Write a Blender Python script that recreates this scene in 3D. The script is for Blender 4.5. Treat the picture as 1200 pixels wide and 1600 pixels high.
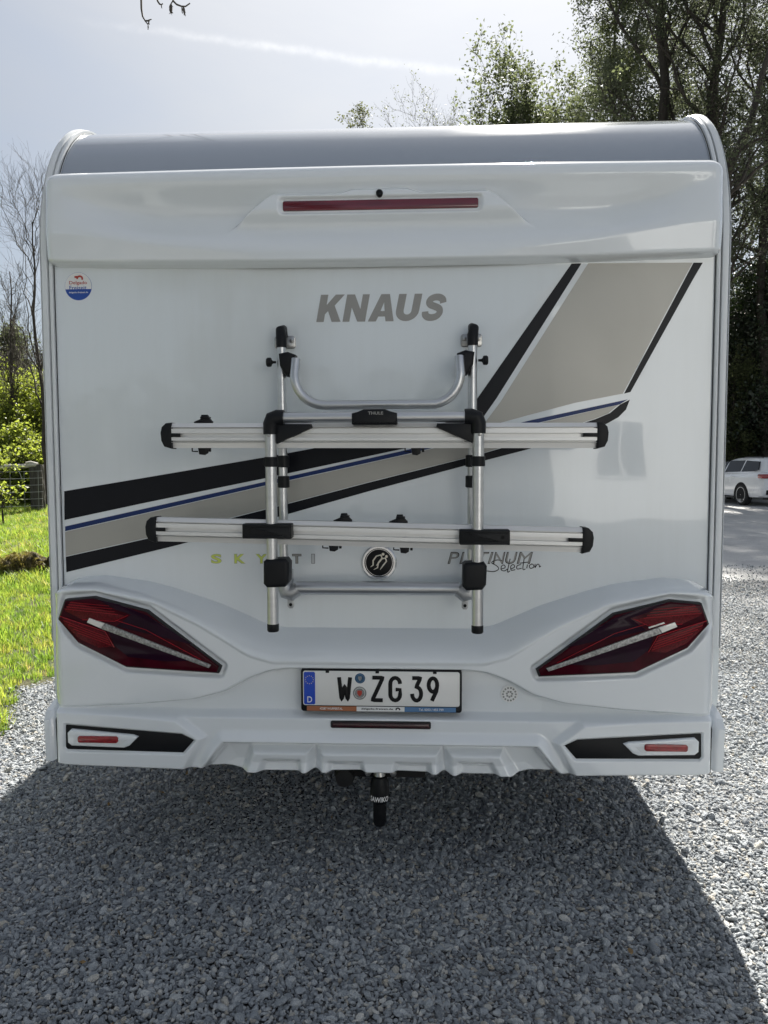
import bpy, bmesh, math, random
import numpy as np
from mathutils import Vector, Matrix
for o in list(bpy.data.objects): bpy.data.objects.remove(o)
scn = bpy.context.scene
COL = scn.collection
R = math.radians

# ------------------------------------------------------------------ camera
FPX = 1220.0                                   # focal length in pixels of the 1200 x 1600 picture
CAM = np.array([.1498, -2.6699, 1.4371])
def cam_basis(yaw, pitch, roll):
    F = np.array([math.sin(yaw)*math.cos(pitch), math.cos(yaw)*math.cos(pitch), math.sin(pitch)])
    R0 = np.array([math.cos(yaw), -math.sin(yaw), 0]); U0 = np.cross(R0, F)
    Rr = math.cos(roll)*R0+math.sin(roll)*U0
    return Rr, np.cross(Rr, F), F
CR, CU, CF = cam_basis(-.0494, -.0677, -.003)
cd = bpy.data.cameras.new('camera'); cam = bpy.data.objects.new('camera', cd); COL.objects.link(cam)
cd.sensor_fit = 'VERTICAL'; cd.sensor_height = 36; cd.lens = FPX/1600*36
cd.clip_start = .05; cd.clip_end = 3000
cam.matrix_world = Matrix(((CR[0], CU[0], -CF[0], CAM[0]), (CR[1], CU[1], -CF[1], CAM[1]), (CR[2], CU[2], -CF[2], CAM[2]), (0, 0, 0, 1)))
scn.camera = cam
def ray(px, py): return CR*(px-600)/FPX-CU*(py-800)/FPX+CF
def P(px, py, Y):                              # survey: where the sight line through a pixel meets the plane at depth Y -> (X, Z)
    d = ray(px, py); q = CAM+d*((Y-CAM[1])/d[1]); return float(q[0]), float(q[2])

# ------------------------------------------------------------------ sky and sun
SUN_EL, SUN_AZ = R(45), R(10.0)                 # sun stands ahead of the van, a little to the right
SD = Vector((math.sin(SUN_AZ)*math.cos(SUN_EL), math.cos(SUN_AZ)*math.cos(SUN_EL), math.sin(SUN_EL)))
world = bpy.data.worlds.new('World'); scn.world = world; world.use_nodes = True
wt = world.node_tree; wt.nodes.clear()
def N(t, k, **kw):
    n = t.nodes.new(k)
    for a, b in kw.items(): setattr(n, a, b)
    return n
def setin(t, n, i, v):
    if isinstance(v, bpy.types.NodeSocket): t.links.new(v, n.inputs[i])
    else: n.inputs[i].default_value = v
def M(t, op, a, b=0.0, c=0.0, clamp=False):
    n = N(t, 'ShaderNodeMath', operation=op, use_clamp=clamp)
    for i, v in enumerate((a, b, c)): setin(t, n, i, v)
    return n.outputs[0]
def MIX(t, f, a, b, blend='MIX'):
    n = N(t, 'ShaderNodeMix', data_type='RGBA', blend_type=blend)
    setin(t, n, 0, f)
    for i, v in ((6, a), (7, b)):
        if isinstance(v, (tuple, list)) and len(v) == 3: v = (*v, 1)
        setin(t, n, i, v)
    return n.outputs[2]
def RAMP(t, f, pts):
    n = N(t, 'ShaderNodeValToRGB'); cr = n.color_ramp
    while len(cr.elements) < len(pts): cr.elements.new(.5)
    for e, (p, c) in zip(cr.elements, pts): e.position = p; e.color = (*c, 1) if len(c) == 3 else c
    setin(t, n, 0, f); return n.outputs[0]
def VM(t, op, a, b):
    n = N(t, 'ShaderNodeVectorMath', operation=op); setin(t, n, 0, a); setin(t, n, 1, b); return n
def NOISE(t, vec, scale, detail=4, rough=.55, dist=0.0):
    n = N(t, 'ShaderNodeTexNoise'); setin(t, n, 'Vector', vec); n.inputs['Scale'].default_value = scale
    n.inputs['Detail'].default_value = detail; n.inputs['Roughness'].default_value = rough; n.inputs['Distortion'].default_value = dist
    return n.outputs[0]
def MAPPING(t, vec, scale=(1, 1, 1), rot=(0, 0, 0), loc=(0, 0, 0)):
    n = N(t, 'ShaderNodeMapping'); setin(t, n, 0, vec)
    n.inputs['Scale'].default_value = scale; n.inputs['Rotation'].default_value = rot; n.inputs['Location'].default_value = loc
    return n.outputs[0]
sky = N(wt, 'ShaderNodeTexSky', sky_type='NISHITA', sun_disc=False, sun_elevation=SUN_EL, sun_rotation=SUN_AZ,
        altitude=150, air_density=1.0, dust_density=.7, ozone_density=2.6)
wdir = N(wt, 'ShaderNodeTexCoord').outputs['Generated']
# thin veil of high cloud over the whole sky, evenly bright
veil = NOISE(wt, MAPPING(wt, wdir, (1.2, 1.2, 5), (.15, .1, .3)), 1.6, 5, .6, .4)
veil_f = M(wt, 'MULTIPLY_ADD', veil, .45, .30, clamp=True)
cosun = M(wt, 'MAXIMUM', VM(wt, 'DOT_PRODUCT', wdir, SD).outputs['Value'], 0.0)
aur = M(wt, 'MULTIPLY_ADD', M(wt, 'POWER', cosun, 8.0), 13.0, 3.25)     # thin cloud scatters forward, brighter towards the sun
vcol = N(wt, 'ShaderNodeCombineColor')
for i_, k_ in enumerate((1.0, .995, .975)): wt.links.new(M(wt, 'MULTIPLY', aur, k_), vcol.inputs[i_])
skyc = MIX(wt, veil_f, sky.outputs[0], vcol.outputs[0])
# condensation trail: a great-circle band with a ragged edge
d1 = Vector(ray(60, 22)).normalized(); d2 = Vector(ray(705, 112)).normalized()
nn = d1.cross(d2).normalized(); tt = nn.cross(d1).normalized()
wob = NOISE(wt, wdir, 34, 3, .6)
dist = M(wt, 'ADD', VM(wt, 'DOT_PRODUCT', wdir, nn).outputs['Value'], M(wt, 'MULTIPLY_ADD', wob, .010, -.005))
along = VM(wt, 'DOT_PRODUCT', wdir, tt).outputs['Value']
wid = M(wt, 'MULTIPLY_ADD', along, .003, .0032)
q = M(wt, 'DIVIDE', dist, wid); band = M(wt, 'EXPONENT', M(wt, 'MULTIPLY', M(wt, 'MULTIPLY', q, q), -1.0))
start = M(wt, 'MULTIPLY_ADD', along, 4.5, -.15, clamp=True)
rag = M(wt, 'MULTIPLY_ADD', NOISE(wt, wdir, 60, 4, .65), 1.6, -.25, clamp=True)
trail = M(wt, 'MULTIPLY', M(wt, 'MULTIPLY', band, start), rag)
skyc = MIX(wt, M(wt, 'MULTIPLY', trail, .32), skyc, (19.0, 19.2, 19.4))
# bright haze saturates softly
den = VM(wt, 'ADD', VM(wt, 'MULTIPLY', skyc, (.08, .08, .08)).outputs[0], (1, 1, 1)).outputs[0]
skyc = VM(wt, 'DIVIDE', skyc, den).outputs[0]
bg = N(wt, 'ShaderNodeBackground'); wt.links.new(skyc, bg.inputs[0]); bg.inputs[1].default_value = .067
wt.links.new(bg.outputs[0], N(wt, 'ShaderNodeOutputWorld').inputs[0])
sl = bpy.data.lights.new('sun', 'SUN'); sl.energy = 5.0; sl.angle = R(.6); sl.color = (1, .95, .865)
so = bpy.data.objects.new('sun', sl); COL.objects.link(so); so.location = (2, 12, 14)
so.rotation_euler = SD.to_track_quat('Z', 'Y').to_euler()
scn.render.engine = 'CYCLES'
scn.view_settings.view_transform = 'Standard'; scn.view_settings.look = 'None'
scn.view_settings.gamma = 1; scn.view_settings.exposure = 1.42; scn.view_settings.use_curve_mapping = False
scn.render.resolution_x, scn.render.resolution_y = 768, 1024
scn.cycles.max_bounces = 6; scn.cycles.diffuse_bounces = 3; scn.cycles.glossy_bounces = 3; scn.cycles.transmission_bounces = 4; scn.cycles.transparent_max_bounces = 12

# ------------------------------------------------------------------ materials
def mat(name, col, rough=.5, metal=0.0, coat=0.0, spec=.5, var=0.0, vscale=8.0, bump=0.0, bscale=80.0, stretch=(1, 1, 1),
        trans=None, bump_dist=.004, col2=None, space='Object'):
    m = bpy.data.materials.new(name); m.use_nodes = True; t = m.node_tree; b = t.nodes['Principled BSDF']
    b.inputs['Roughness'].default_value = rough; b.inputs['Metallic'].default_value = metal
    b.inputs['Coat Weight'].default_value = coat; b.inputs['Coat Roughness'].default_value = .04
    b.inputs['Specular IOR Level'].default_value = spec
    v = N(t, 'ShaderNodeTexCoord').outputs[space]
    v = MAPPING(t, v, stretch)
    nz = NOISE(t, v, vscale, 2, .6)
    c2 = col2 if col2 else tuple(c*(1-var) for c in col)
    c = RAMP(t, nz, [(.3, c2), (.7, col)])
    t.links.new(c, b.inputs['Base Color'])
    t.links.new(M(t, 'MULTIPLY_ADD', nz, -.12*min(1, rough*2), rough+.06*min(1, rough*2), clamp=True), b.inputs['Roughness'])
    if bump:
        bp = N(t, 'ShaderNodeBump'); bp.inputs['Strength'].default_value = bump; bp.inputs['Distance'].default_value = bump_dist
        t.links.new(NOISE(t, v, bscale, 4, .6), bp.inputs['Height']); t.links.new(bp.outputs[0], b.inputs['Normal'])
    if trans:                                   # leaf-like: light shines through
        tr = N(t, 'ShaderNodeBsdfTranslucent'); tr.inputs[0].default_value = (*trans[1], 1)
        mx = N(t, 'ShaderNodeMixShader'); mx.inputs[0].default_value = trans[0]
        t.links.new(b.outputs[0], mx.inputs[1]); t.links.new(tr.outputs[0], mx.inputs[2])
        t.links.new(mx.outputs[0], t.nodes['Material Output'].inputs[0])
    return m
def paint(name, col, rough=.22, dirt=.10, streak=True):
    """white moulded / painted skin with a faint film of road dust and rain streaks, slightly wavy gloss"""
    m = bpy.data.materials.new(name); m.use_nodes = True; t = m.node_tree; b = t.nodes['Principled BSDF']
    co = N(t, 'ShaderNodeTexCoord').outputs['Object']
    n1 = NOISE(t, MAPPING(t, co, (9, 9, .7) if streak else (1, 1, 1)), 3.0, 6, .65); n2 = NOISE(t, co, 2.2, 5, .6)
    f = M(t, 'MULTIPLY', M(t, 'MULTIPLY_ADD', n1, 1.7, -.55, clamp=True), M(t, 'MULTIPLY_ADD', n2, 1.5, -.3, clamp=True))
    t.links.new(MIX(t, M(t, 'MULTIPLY', f, dirt*6 if streak else dirt*2, clamp=True), col, tuple(c*.86*k for c, k in zip(col, (1, .985, .95)))), b.inputs['Base Color'])
    t.links.new(M(t, 'MULTIPLY_ADD', f, .25, rough, clamp=True), b.inputs['Roughness'])
    b.inputs['Coat Weight'].default_value = 1.0; b.inputs['Coat Roughness'].default_value = .025
    bp = N(t, 'ShaderNodeBump'); bp.inputs['Strength'].default_value = .25 if streak else .05; bp.inputs['Distance'].default_value = .004
    t.links.new(NOISE(t, co, 4.5, 1, .4), bp.inputs['Height'])
    t.links.new(bp.outputs[0], b.inputs['Normal']); t.links.new(bp.outputs[0], b.inputs['Coat Normal'])
    return m
MT = {}
MT['panel'] = paint('white_sheet', (.745, .79, .815), .10, .09)
MT['gel'] = paint('white_moulding', (.785, .825, .855), .09, .06, False)
MT['roofskin'] = paint('roof_skin', (.30, .34, .40), .13, .05, False)
MT['rail'] = mat('rail_white', (.74, .77, .79), .32, 0, .3, var=.06)
MT['seal'] = mat('black_rubber', (.012, .012, .013), .6, var=.3)
MT['blackpl'] = mat('black_plastic', (.007, .008, .010), .45, 0, 0, .25, var=.3, bump=.25, bscale=500, bump_dist=.0006)
MT['gap'] = mat('dark_gap', (.006, .006, .006), .9)
MT['alu'] = mat('brushed_aluminium', (.64, .65, .66), .34, 1.0, var=.10, vscale=60, stretch=(.1, 1, 1))
MT['alurail'] = mat('anodised_aluminium', (.80, .80, .79), .38, .45, var=.10, vscale=40, stretch=(.05, 1, 1))
MT['cast'] = mat('cast_aluminium', (.52, .53, .54), .45, .9, var=.2, vscale=40)
MT['chrome'] = mat('chrome', (.8, .8, .8), .08, 1.0, var=.05)
MT['steel'] = mat('steel', (.45, .45, .44), .3, 1.0, var=.25, vscale=60)
MT['foilblack'] = mat('black_foil', (.006, .007, .011), .3, 0, 0, .22, var=.2)
MT['foilblue'] = mat('blue_foil', (.010, .030, .13), .3, 0, 0, .3, var=.1)
MT['foilbeige'] = mat('beige_foil', (.41, .40, .365), .32, .2, .1, var=.10, vscale=3)
MT['foilgrey'] = mat('grey_foil', (.33, .325, .31), .36, .1, 0, .35, var=.08)
MT['lime'] = mat('lime_foil', (.66, .76, .14), .35, .0, var=.1)
MT['palegrey'] = mat('pale_grey_foil', (.55, .57, .58), .35, .1, var=.1)
MT['cream'] = mat('cream_metal', (.72, .67, .58), .28, .5, var=.1)
MT['redlens'] = mat('red_reflector', (.34, .012, .018), .22, 0, .6, var=.4, vscale=90, bump=.5, bscale=260, bump_dist=.0012)
MT['darkred'] = mat('dark_red_lens', (.058, .003, .010), .10, 0, 0, .10, var=.5, vscale=14)
MT['brakered'] = mat('brake_lamp_red', (.16, .006, .022), .16, 0, .8, var=.5, vscale=20, stretch=(.2, 1, 3))
MT['ledred'] = mat('led_strip_red', (.05, .004, .008), .2, 0, .8, var=.7, vscale=70, stretch=(1, .1, .1))
MT['purple'] = mat('purple_dark_lens', (.020, .004, .016), .10, 0, 0, .12, var=.3)
MT['clearbar'] = mat('clear_light_bar', (.46, .46, .45), .25, .3, .5, var=.65, vscale=130, bump=.8, bscale=300, bump_dist=.002)
MT['whitebar'] = mat('bright_light_bar', (.82, .80, .76), .2, .1, .5, var=.1)
MT['platewhite'] = mat('plate_white', (.78, .78, .76), .35, 0, .2, var=.04)
MT['plateblue'] = mat('plate_blue', (.012, .07, .52), .35, 0, .2, var=.1)
MT['gold'] = mat('star_yellow', (.75, .62, .12), .4, var=.1)
MT['ink'] = mat('black_ink', (.007, .007, .008), .5, 0, 0, .25, var=.2)
MT['tailred'] = mat('ribbed_dark_red', (.14, .004, .010), .18, 0, 0, .2, var=.6, vscale=170, bump=.6, bscale=320, bump_dist=.0012)
MT['tailrim'] = mat('red_lens_edge', (.42, .012, .022), .2, 0, 0, .3, var=.3)
MT['orange'] = mat('orange_print', (.40, .15, .07), .4, var=.1)
MT['skyblue'] = mat('blue_print', (.10, .22, .42), .4, var=.1)
MT['sealblue'] = mat('seal_blue', (.03, .11, .22), .35, var=.5, vscale=120)
MT['sealgrey'] = mat('seal_grey', (.30, .31, .31), .4, .2, var=.4, vscale=120)
MT['stickred'] = mat('sticker_red', (.45, .05, .03), .4, var=.1)
MT['stickblue'] = mat('sticker_blue', (.02, .08, .38), .35, var=.1)
MT['stickwhite'] = mat('sticker_white', (.80, .81, .81), .35, var=.05)
MT['whiteprint'] = mat('white_print', (.8, .8, .8), .4, var=.03)
MT['under'] = mat('underbody', (.008, .008, .009), .8, var=.3)
MT['tyre'] = mat('tyre_rubber', (.018, .018, .019), .75, var=.3, bump=.3, bscale=120)
MT['rim'] = mat('alloy_rim', (.60, .61, .63), .3, .35, var=.15)
MT['glass'] = mat('tinted_glass', (.008, .010, .012), .05, 0, 0, spec=.28, var=.3, vscale=2)
MT['carpaint'] = paint('car_white', (.74, .76, .79), .22, .03, False)
MT['carlamp'] = mat('car_tail_lamp', (.34, .02, .03), .15, 0, .8, var=.4, vscale=30)
MT['bark'] = mat('bark', (.060, .050, .040), .85, var=.5, vscale=14, bump=.9, bscale=40, stretch=(1, 1, .25), bump_dist=.02)
MT['twig'] = mat('bare_twigs', (.085, .070, .055), .8, var=.4, vscale=6)
MT['leafdark'] = mat('dark_leaves', (.055, .066, .040), .55, 0, 0, .15, var=.5, vscale=1.1, trans=(.45, (.19, .22, .13)))
MT['leafmid'] = mat('fresh_leaves', (.065, .080, .035), .5, 0, 0, .15, var=.5, vscale=1.3, trans=(.45, (.20, .235, .11)))
MT['leafbright'] = mat('bright_leaves', (.15, .19, .035), .5, var=.5, vscale=2.0, trans=(.5, (.42, .50, .07)))
MT['leafivy'] = mat('evergreen_leaves', (.026, .042, .020), .4, var=.6, vscale=1.6, trans=(.2, (.06, .10, .02)))
MT['leafpale'] = mat('pale_young_leaves', (.11, .12, .065), .5, var=.4, vscale=1.4, trans=(.4, (.18, .20, .08)))
MT['grass'] = mat('grass_blades', (.19, .28, .045), .45, var=.45, vscale=1.5, trans=(.5, (.50, .62, .09)))
MT['sleeper'] = mat('weathered_sleeper', (.105, .095, .085), .85, var=.6, vscale=9, bump=.9, bscale=30, stretch=(4, 4, .4), bump_dist=.015)
MT['pole'] = mat('barked_pole', (.66, .62, .55), .8, var=.5, vscale=12, stretch=(.3, 3, 3), bump=.6, bscale=30)
MT['wire'] = mat('galvanised_wire', (.55, .56, .57), .4, .8, var=.2)
MT['mosslog'] = mat('mossy_log', (.16, .13, .055), .95, col2=(.030, .024, .014), vscale=7, bump=1, bscale=30, bump_dist=.03)
MT['moss'] = mat('dry_moss', (.24, .20, .07), .9, var=.65, vscale=9, trans=(.3, (.30, .25, .06)))
MT['feather'] = mat('pale_feather', (.70, .70, .68), .7, var=.2, vscale=60)
MT['deadleaf'] = mat('dry_leaf', (.30, .20, .09), .7, var=.4, vscale=60, trans=(.2, (.3, .2, .08)))

# ------------------------------------------------------------------ mesh helpers
class MB:
    """collects shapes and links them as one mesh object"""
    def __init__(s): s.v = []; s.f = []
    def add(s, v, f):
        o = len(s.v); s.v += [tuple(map(float, p)) for p in v]; s.f += [tuple(i+o for i in q) for q in f]; return s
    def add_bm(s, bm, mtx=None):
        bm.verts.index_update()
        s.add([(mtx @ v.co if mtx else v.co) for v in bm.verts], [[v.index for v in f.verts] for f in bm.faces]); bm.free(); return s
    def box(s, x0, x1, y0, y1, z0, z1, bev=0.0, seg=2, mtx=None):
        bm = bmesh.new(); bmesh.ops.create_cube(bm, size=1)
        for v in bm.verts: v.co = Vector(((x0+x1)/2+v.co.x*(x1-x0), (y0+y1)/2+v.co.y*(y1-y0), (z0+z1)/2+v.co.z*(z1-z0)))
        if bev: bmesh.ops.bevel(bm, geom=bm.edges[:], offset=bev, segments=seg, affect='EDGES', profile=.5)
        return s.add_bm(bm, mtx)
    def prism(s, poly, y0, y1, bev=0.0, seg=2, mtx=None):
        """outline in (x, z), front face at y0 (towards the viewer), back at y1"""
        bm = bmesh.new(); n = len(poly)
        a = [bm.verts.new((p[0], y0, p[1])) for p in poly]; b = [bm.verts.new((p[0], y1, p[1])) for p in poly]
        f = bm.faces.new(a); bm.faces.new(b[::-1])
        for i in range(n): bm.faces.new((a[i], b[i], b[(i+1) % n], a[(i+1) % n]))
        bmesh.ops.recalc_face_normals(bm, faces=bm.faces[:])
        if bev: bmesh.ops.bevel(bm, geom=[e for e in f.edges], offset=bev, segments=seg, affect='EDGES', profile=.5)
        return s.add_bm(bm, mtx)
    def tube(s, path, r, n=10, cap=True, flat=None):
        path = [Vector(p) for p in path]; k = len(path)
        rr = r if hasattr(r, '__len__') else [r]*k
        up = None; rings = []
        for i, p in enumerate(path):
            t = ((path[min(i+1, k-1)]-p).normalized()+(p-path[max(i-1, 0)]).normalized())
            t = t.normalized() if t.length > 1e-6 else (path[min(i+1, k-1)]-path[max(i-1, 0)]).normalized()
            if up is None: up = Vector((0, 1, 0)) if abs(t.y) < .9 else Vector((1, 0, 0))
            u = (up-t*up.dot(t)); u = u.normalized() if u.length > 1e-6 else t.orthogonal().normalized()
            w = t.cross(u); up = u
            rings.append([p+(u*math.cos(a)+w*math.sin(a))*rr[i] for a in (2*math.pi*j/n for j in range(n))])
        vs = [v for rg in rings for v in rg]
        if flat is not None: vs = [Vector((v.x, flat[0]+(v.y-flat[0])*flat[1], v.z)) for v in vs]
        fs = [(i*n+j, i*n+(j+1) % n, (i+1)*n+(j+1) % n, (i+1)*n+j) for i in range(k-1) for j in range(n)]
        if cap: fs += [tuple(range(n))[::-1], tuple((k-1)*n+j for j in range(n))]
        return s.add(vs, fs)
    def lathe(s, prof, n=32, axis='y', mtx=None, c=(0, 0, 0), cap=True):
        """profile of (radius, height along the axis)"""
        vs = []; fs = []; k = len(prof)
        for r, h in prof:
            for j in range(n):
                a = 2*math.pi*j/n; x, z = r*math.cos(a), r*math.sin(a)
                p = {'y': (x, h, z), 'z': (x, z, h), 'x': (h, x, z)}[axis]
                vs.append(Vector((p[0]+c[0], p[1]+c[1], p[2]+c[2])))
        for i in range(k-1):
            for j in range(n): fs.append((i*n+j, i*n+(j+1) % n, (i+1)*n+(j+1) % n, (i+1)*n+j))
        if cap: fs += [tuple(range(n)), tuple((k-1)*n+j for j in range(n))]
        if mtx: vs = [mtx @ v for v in vs]
        return s.add(vs, fs)
    def build(s, name, m, parent=None, smooth=True, angle=35, recalc=True):
        me = bpy.data.meshes.new(name); me.from_pydata(s.v, [], s.f); me.update()
        if recalc and len(s.f) < 60000:
            bm = bmesh.new(); bm.from_mesh(me); bmesh.ops.recalc_face_normals(bm, faces=bm.faces[:]); bm.to_mesh(me); bm.free()
        return mk(name, me, m, parent, smooth, angle)
def mk(name, me, m, parent=None, smooth=True, angle=35):
    o = bpy.data.objects.new(name, me); COL.objects.link(o)
    me.materials.append(MT[m] if isinstance(m, str) else m)
    if smooth:
        me.shade_smooth()
        if angle: me.set_sharp_from_angle(angle=R(angle))
    if parent: o.parent = parent
    return o
def thing(name, label, cat, loc=(0, 0, 0), rz=0, group=None):
    o = bpy.data.objects.new(name, None); COL.objects.link(o); o.location = loc; o.rotation_euler = (0, 0, rz)
    o.empty_display_size = .2; return tag(o, label, cat, group)
def tag(o, label=None, cat=None, group=None, kind=None):
    for k, v in (('label', label), ('category', cat), ('group', group), ('kind', kind)):
        if v: o[k] = v
    return o
def np_mesh(name, V, F):
    """V (n,3) float, F (m,k) int with constant k"""
    me = bpy.data.meshes.new(name); V = np.asarray(V, np.float32); F = np.asarray(F, np.int32); m, k = F.shape
    me.vertices.add(len(V)); me.vertices.foreach_set('co', V.ravel())
    me.loops.add(m*k); me.loops.foreach_set('vertex_index', F.ravel())
    me.polygons.add(m); me.polygons.foreach_set('loop_start', np.arange(0, m*k, k, dtype=np.int32))
    me.update(calc_edges=True); me.validate(); return me
def grid_faces(nr, nc):
    i = np.arange(nr-1)[:, None]*nc+np.arange(nc-1)[None, :]; i = i.ravel()
    return np.stack([i, i+1, i+nc+1, i+nc], 1)
def sstep(x): x = np.clip(x, 0, 1); return x*x*(3-2*x)
def sdf(x, z, poly):
    """signed distance to a polygon, negative inside"""
    d = np.full(x.shape, 1e9); ins = np.zeros(x.shape, bool); n = len(poly)
    for i in range(n):
        ax, az = poly[i]; bx, bz = poly[(i+1) % n]; ex, ez = bx-ax, bz-az
        t = np.clip(((x-ax)*ex+(z-az)*ez)/(ex*ex+ez*ez), 0, 1)
        d = np.minimum(d, np.hypot(x-ax-t*ex, z-az-t*ez))
        if ez != 0:
            c = ((az > z) != (bz > z)) & (x < ex*(z-az)/ez+ax); ins ^= c
    return np.where(ins, -d, d)
def smooth_interp(a, xs, ys, w=.025):
    g = np.linspace(-.2, 1.5, 1701); y = np.interp(np.abs(g), xs, ys); k = int(w/.001)
    ker = np.hanning(2*k+3); ker /= ker.sum(); y = np.convolve(np.pad(y, k+1, mode='edge'), ker, 'valid')
    return np.interp(a, g, y)
def circle(cx, cz, r, n=32, a0=0, a1=2*math.pi, closed=True):
    return [(cx+r*math.cos(a0+(a1-a0)*i/(n if closed else n-1)), cz+r*math.sin(a0+(a1-a0)*i/(n if closed else n-1))) for i in range(n)]
def rrect(x0, x1, z0, z1, r, n=5):
    pts = []
    for cx, cz, a in ((x1-r, z1-r, 0), (x0+r, z1-r, 90), (x0+r, z0+r, 180), (x1-r, z0+r, 270)):
        for i in range(n+1): t = R(a+90*i/n); pts.append((cx+r*math.cos(t), cz+r*math.sin(t)))
    return pts
def text(name, s, box, y, m, parent, shear=0.0, bold=0.0, depth=.0006, spacing=1.0):
    """lettering fitted to a box (x0, x1, z0, z1) on a plane that faces the viewer"""
    cu = bpy.data.curves.new(name, 'FONT'); cu.body = s; cu.shear = shear; cu.offset = bold; cu.extrude = .02; cu.space_character = spacing; cu.resolution_u = 4
    ob = bpy.data.objects.new(name, cu); COL.objects.link(ob)
    dg = bpy.context.evaluated_depsgraph_get(); dg.update()
    me = bpy.data.meshes.new_from_object(ob.evaluated_get(dg)); bpy.data.objects.remove(ob); bpy.data.curves.remove(cu)
    n = len(me.vertices); co = np.empty(n*3, np.float32); me.vertices.foreach_get('co', co); co = co.reshape(-1, 3)
    lo, hi = co.min(0), co.max(0); x0, x1, z0, z1 = box
    out = np.empty_like(co)
    out[:, 0] = x0+(co[:, 0]-lo[0])/(hi[0]-lo[0])*(x1-x0); out[:, 2] = z0+(co[:, 1]-lo[1])/(hi[1]-lo[1])*(z1-z0)
    out[:, 1] = y-(co[:, 2]-lo[2])/(hi[2]-lo[2])*depth
    me.vertices.foreach_set('co', out.ravel()); me.update(); me.materials.clear()
    return mk(name, me, m, parent, False)

# ------------------------------------------------------------------ ground
def hgt(x, y):
    return float(sstep((-2.2-x)/1.6)*np.clip(.03*(y-1.5), 0, .6))
def hgt_np(x, y): return sstep((-2.2-x)/1.6)*np.clip(.03*(y-1.5), 0, .6)
gm = bpy.data.materials.new('gravel_yard'); gm.use_nodes = True; t = gm.node_tree; b = t.nodes['Principled BSDF']
co = N(t, 'ShaderNodeTexCoord').outputs['Object']
vor = N(t, 'ShaderNodeTexVoronoi'); vor.inputs['Scale'].default_value = 75; t.links.new(co, vor.inputs['Vector'])
stone = RAMP(t, vor.outputs['Color'], [(0, (.10, .105, .11)), (.45, (.20, .205, .21)), (.8, (.27, .27, .27)), (1, (.36, .355, .34))])
stone = MIX(t, RAMP(t, vor.outputs['Distance'], [(.0, (0, 0, 0)), (.42, (0, 0, 0)), (.75, (1, 1, 1))]), stone, (.035, .035, .035))  # shade between stones put into the colour: dark base, darker cell edges
fines = RAMP(t, NOISE(t, co, 1.6, 8, .7), [(.25, (.36, .36, .36)), (.5, (.46, .46, .455)), (.75, (.56, .555, .54))])
fleck = N(t, 'ShaderNodeTexVoronoi'); fleck.inputs['Scale'].default_value = 26; t.links.new(co, fleck.inputs['Vector'])
fl = RAMP(t, fleck.outputs['Distance'], [(.0, (1, 1, 1)), (.16, (1, 1, 1)), (.24, (0, 0, 0))])
flm = M(t, 'MULTIPLY', fl, M(t, 'GREATER_THAN', NOISE(t, co, 3.0, 3, .6), .52))
fines = MIX(t, flm, fines, (.17, .17, .17))
sep = N(t, 'ShaderNodeSeparateXYZ'); t.links.new(co, sep.inputs[0])
edge = M(t, 'ADD', sep.outputs['Y'], M(t, 'MULTIPLY_ADD', NOISE(t, co, .9, 5, .65), 5.0, -2.5))
packed = M(t, 'MULTIPLY_ADD', edge, .55, -3.2, clamp=True)      # the yard turns to packed fines away from the pitch
packed = M(t, 'MULTIPLY', packed, M(t, 'GREATER_THAN', sep.outputs['X'], -1.5))
t.links.new(MIX(t, packed, stone, fines), b.inputs['Base Color'])
b.inputs['Roughness'].default_value = .8
bp = N(t, 'ShaderNodeBump'); bp.inputs['Distance'].default_value = .012
bp.inputs['Strength'].default_value = .9; bp.invert = True
hh = M(t, 'MULTIPLY', vor.outputs['Distance'], M(t, 'SUBTRACT', 1.0, packed))
t.links.new(M(t, 'ADD', hh, M(t, 'MULTIPLY', NOISE(t, co, 40, 4, .7), .35)), bp.inputs['Height']); t.links.new(bp.outputs[0], b.inputs['Normal'])
gx = np.concatenate([[-900, -300, -90, -40], np.linspace(-25, 25, 51), [40, 90, 300, 900]])
gy = np.concatenate([[-900, -300, -90, -40], np.linspace(-20, 40, 61), [60, 90, 300, 1500]])
GX, GY = np.meshgrid(gx, gy)
V = np.stack([GX, GY, hgt_np(GX, GY)-.02*(GX < -2.3)], -1).reshape(-1, 3)
ground = mk('ground', np_mesh('ground', V, grid_faces(len(gy), len(gx))), gm, None, True, None); ground['kind'] = 'structure'

lm = mat('lawn_soil', (.055, .085, .018), .9, col2=(.075, .062, .030), vscale=2.5, bump=1, bscale=60, bump_dist=.02)
lx = np.linspace(0, 1, 60)**1.6; ly = np.linspace(-3, 34, 120)
LX, LY = np.meshgrid(lx, ly)
rag_e = .10*np.sin(LY*2.1)+.06*np.sin(LY*5.3+1)+.04*np.sin(LY*11.7)
LXX = -2.16+rag_e-LX*26
V = np.stack([LXX, LY, hgt_np(LXX, LY)+.006], -1).reshape(-1, 3)
lawn = mk('lawn_ground', np_mesh('lawn_ground', V, grid_faces(120, 60)[:, ::-1]), lm, None, True, None); lawn['kind'] = 'structure'

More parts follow.
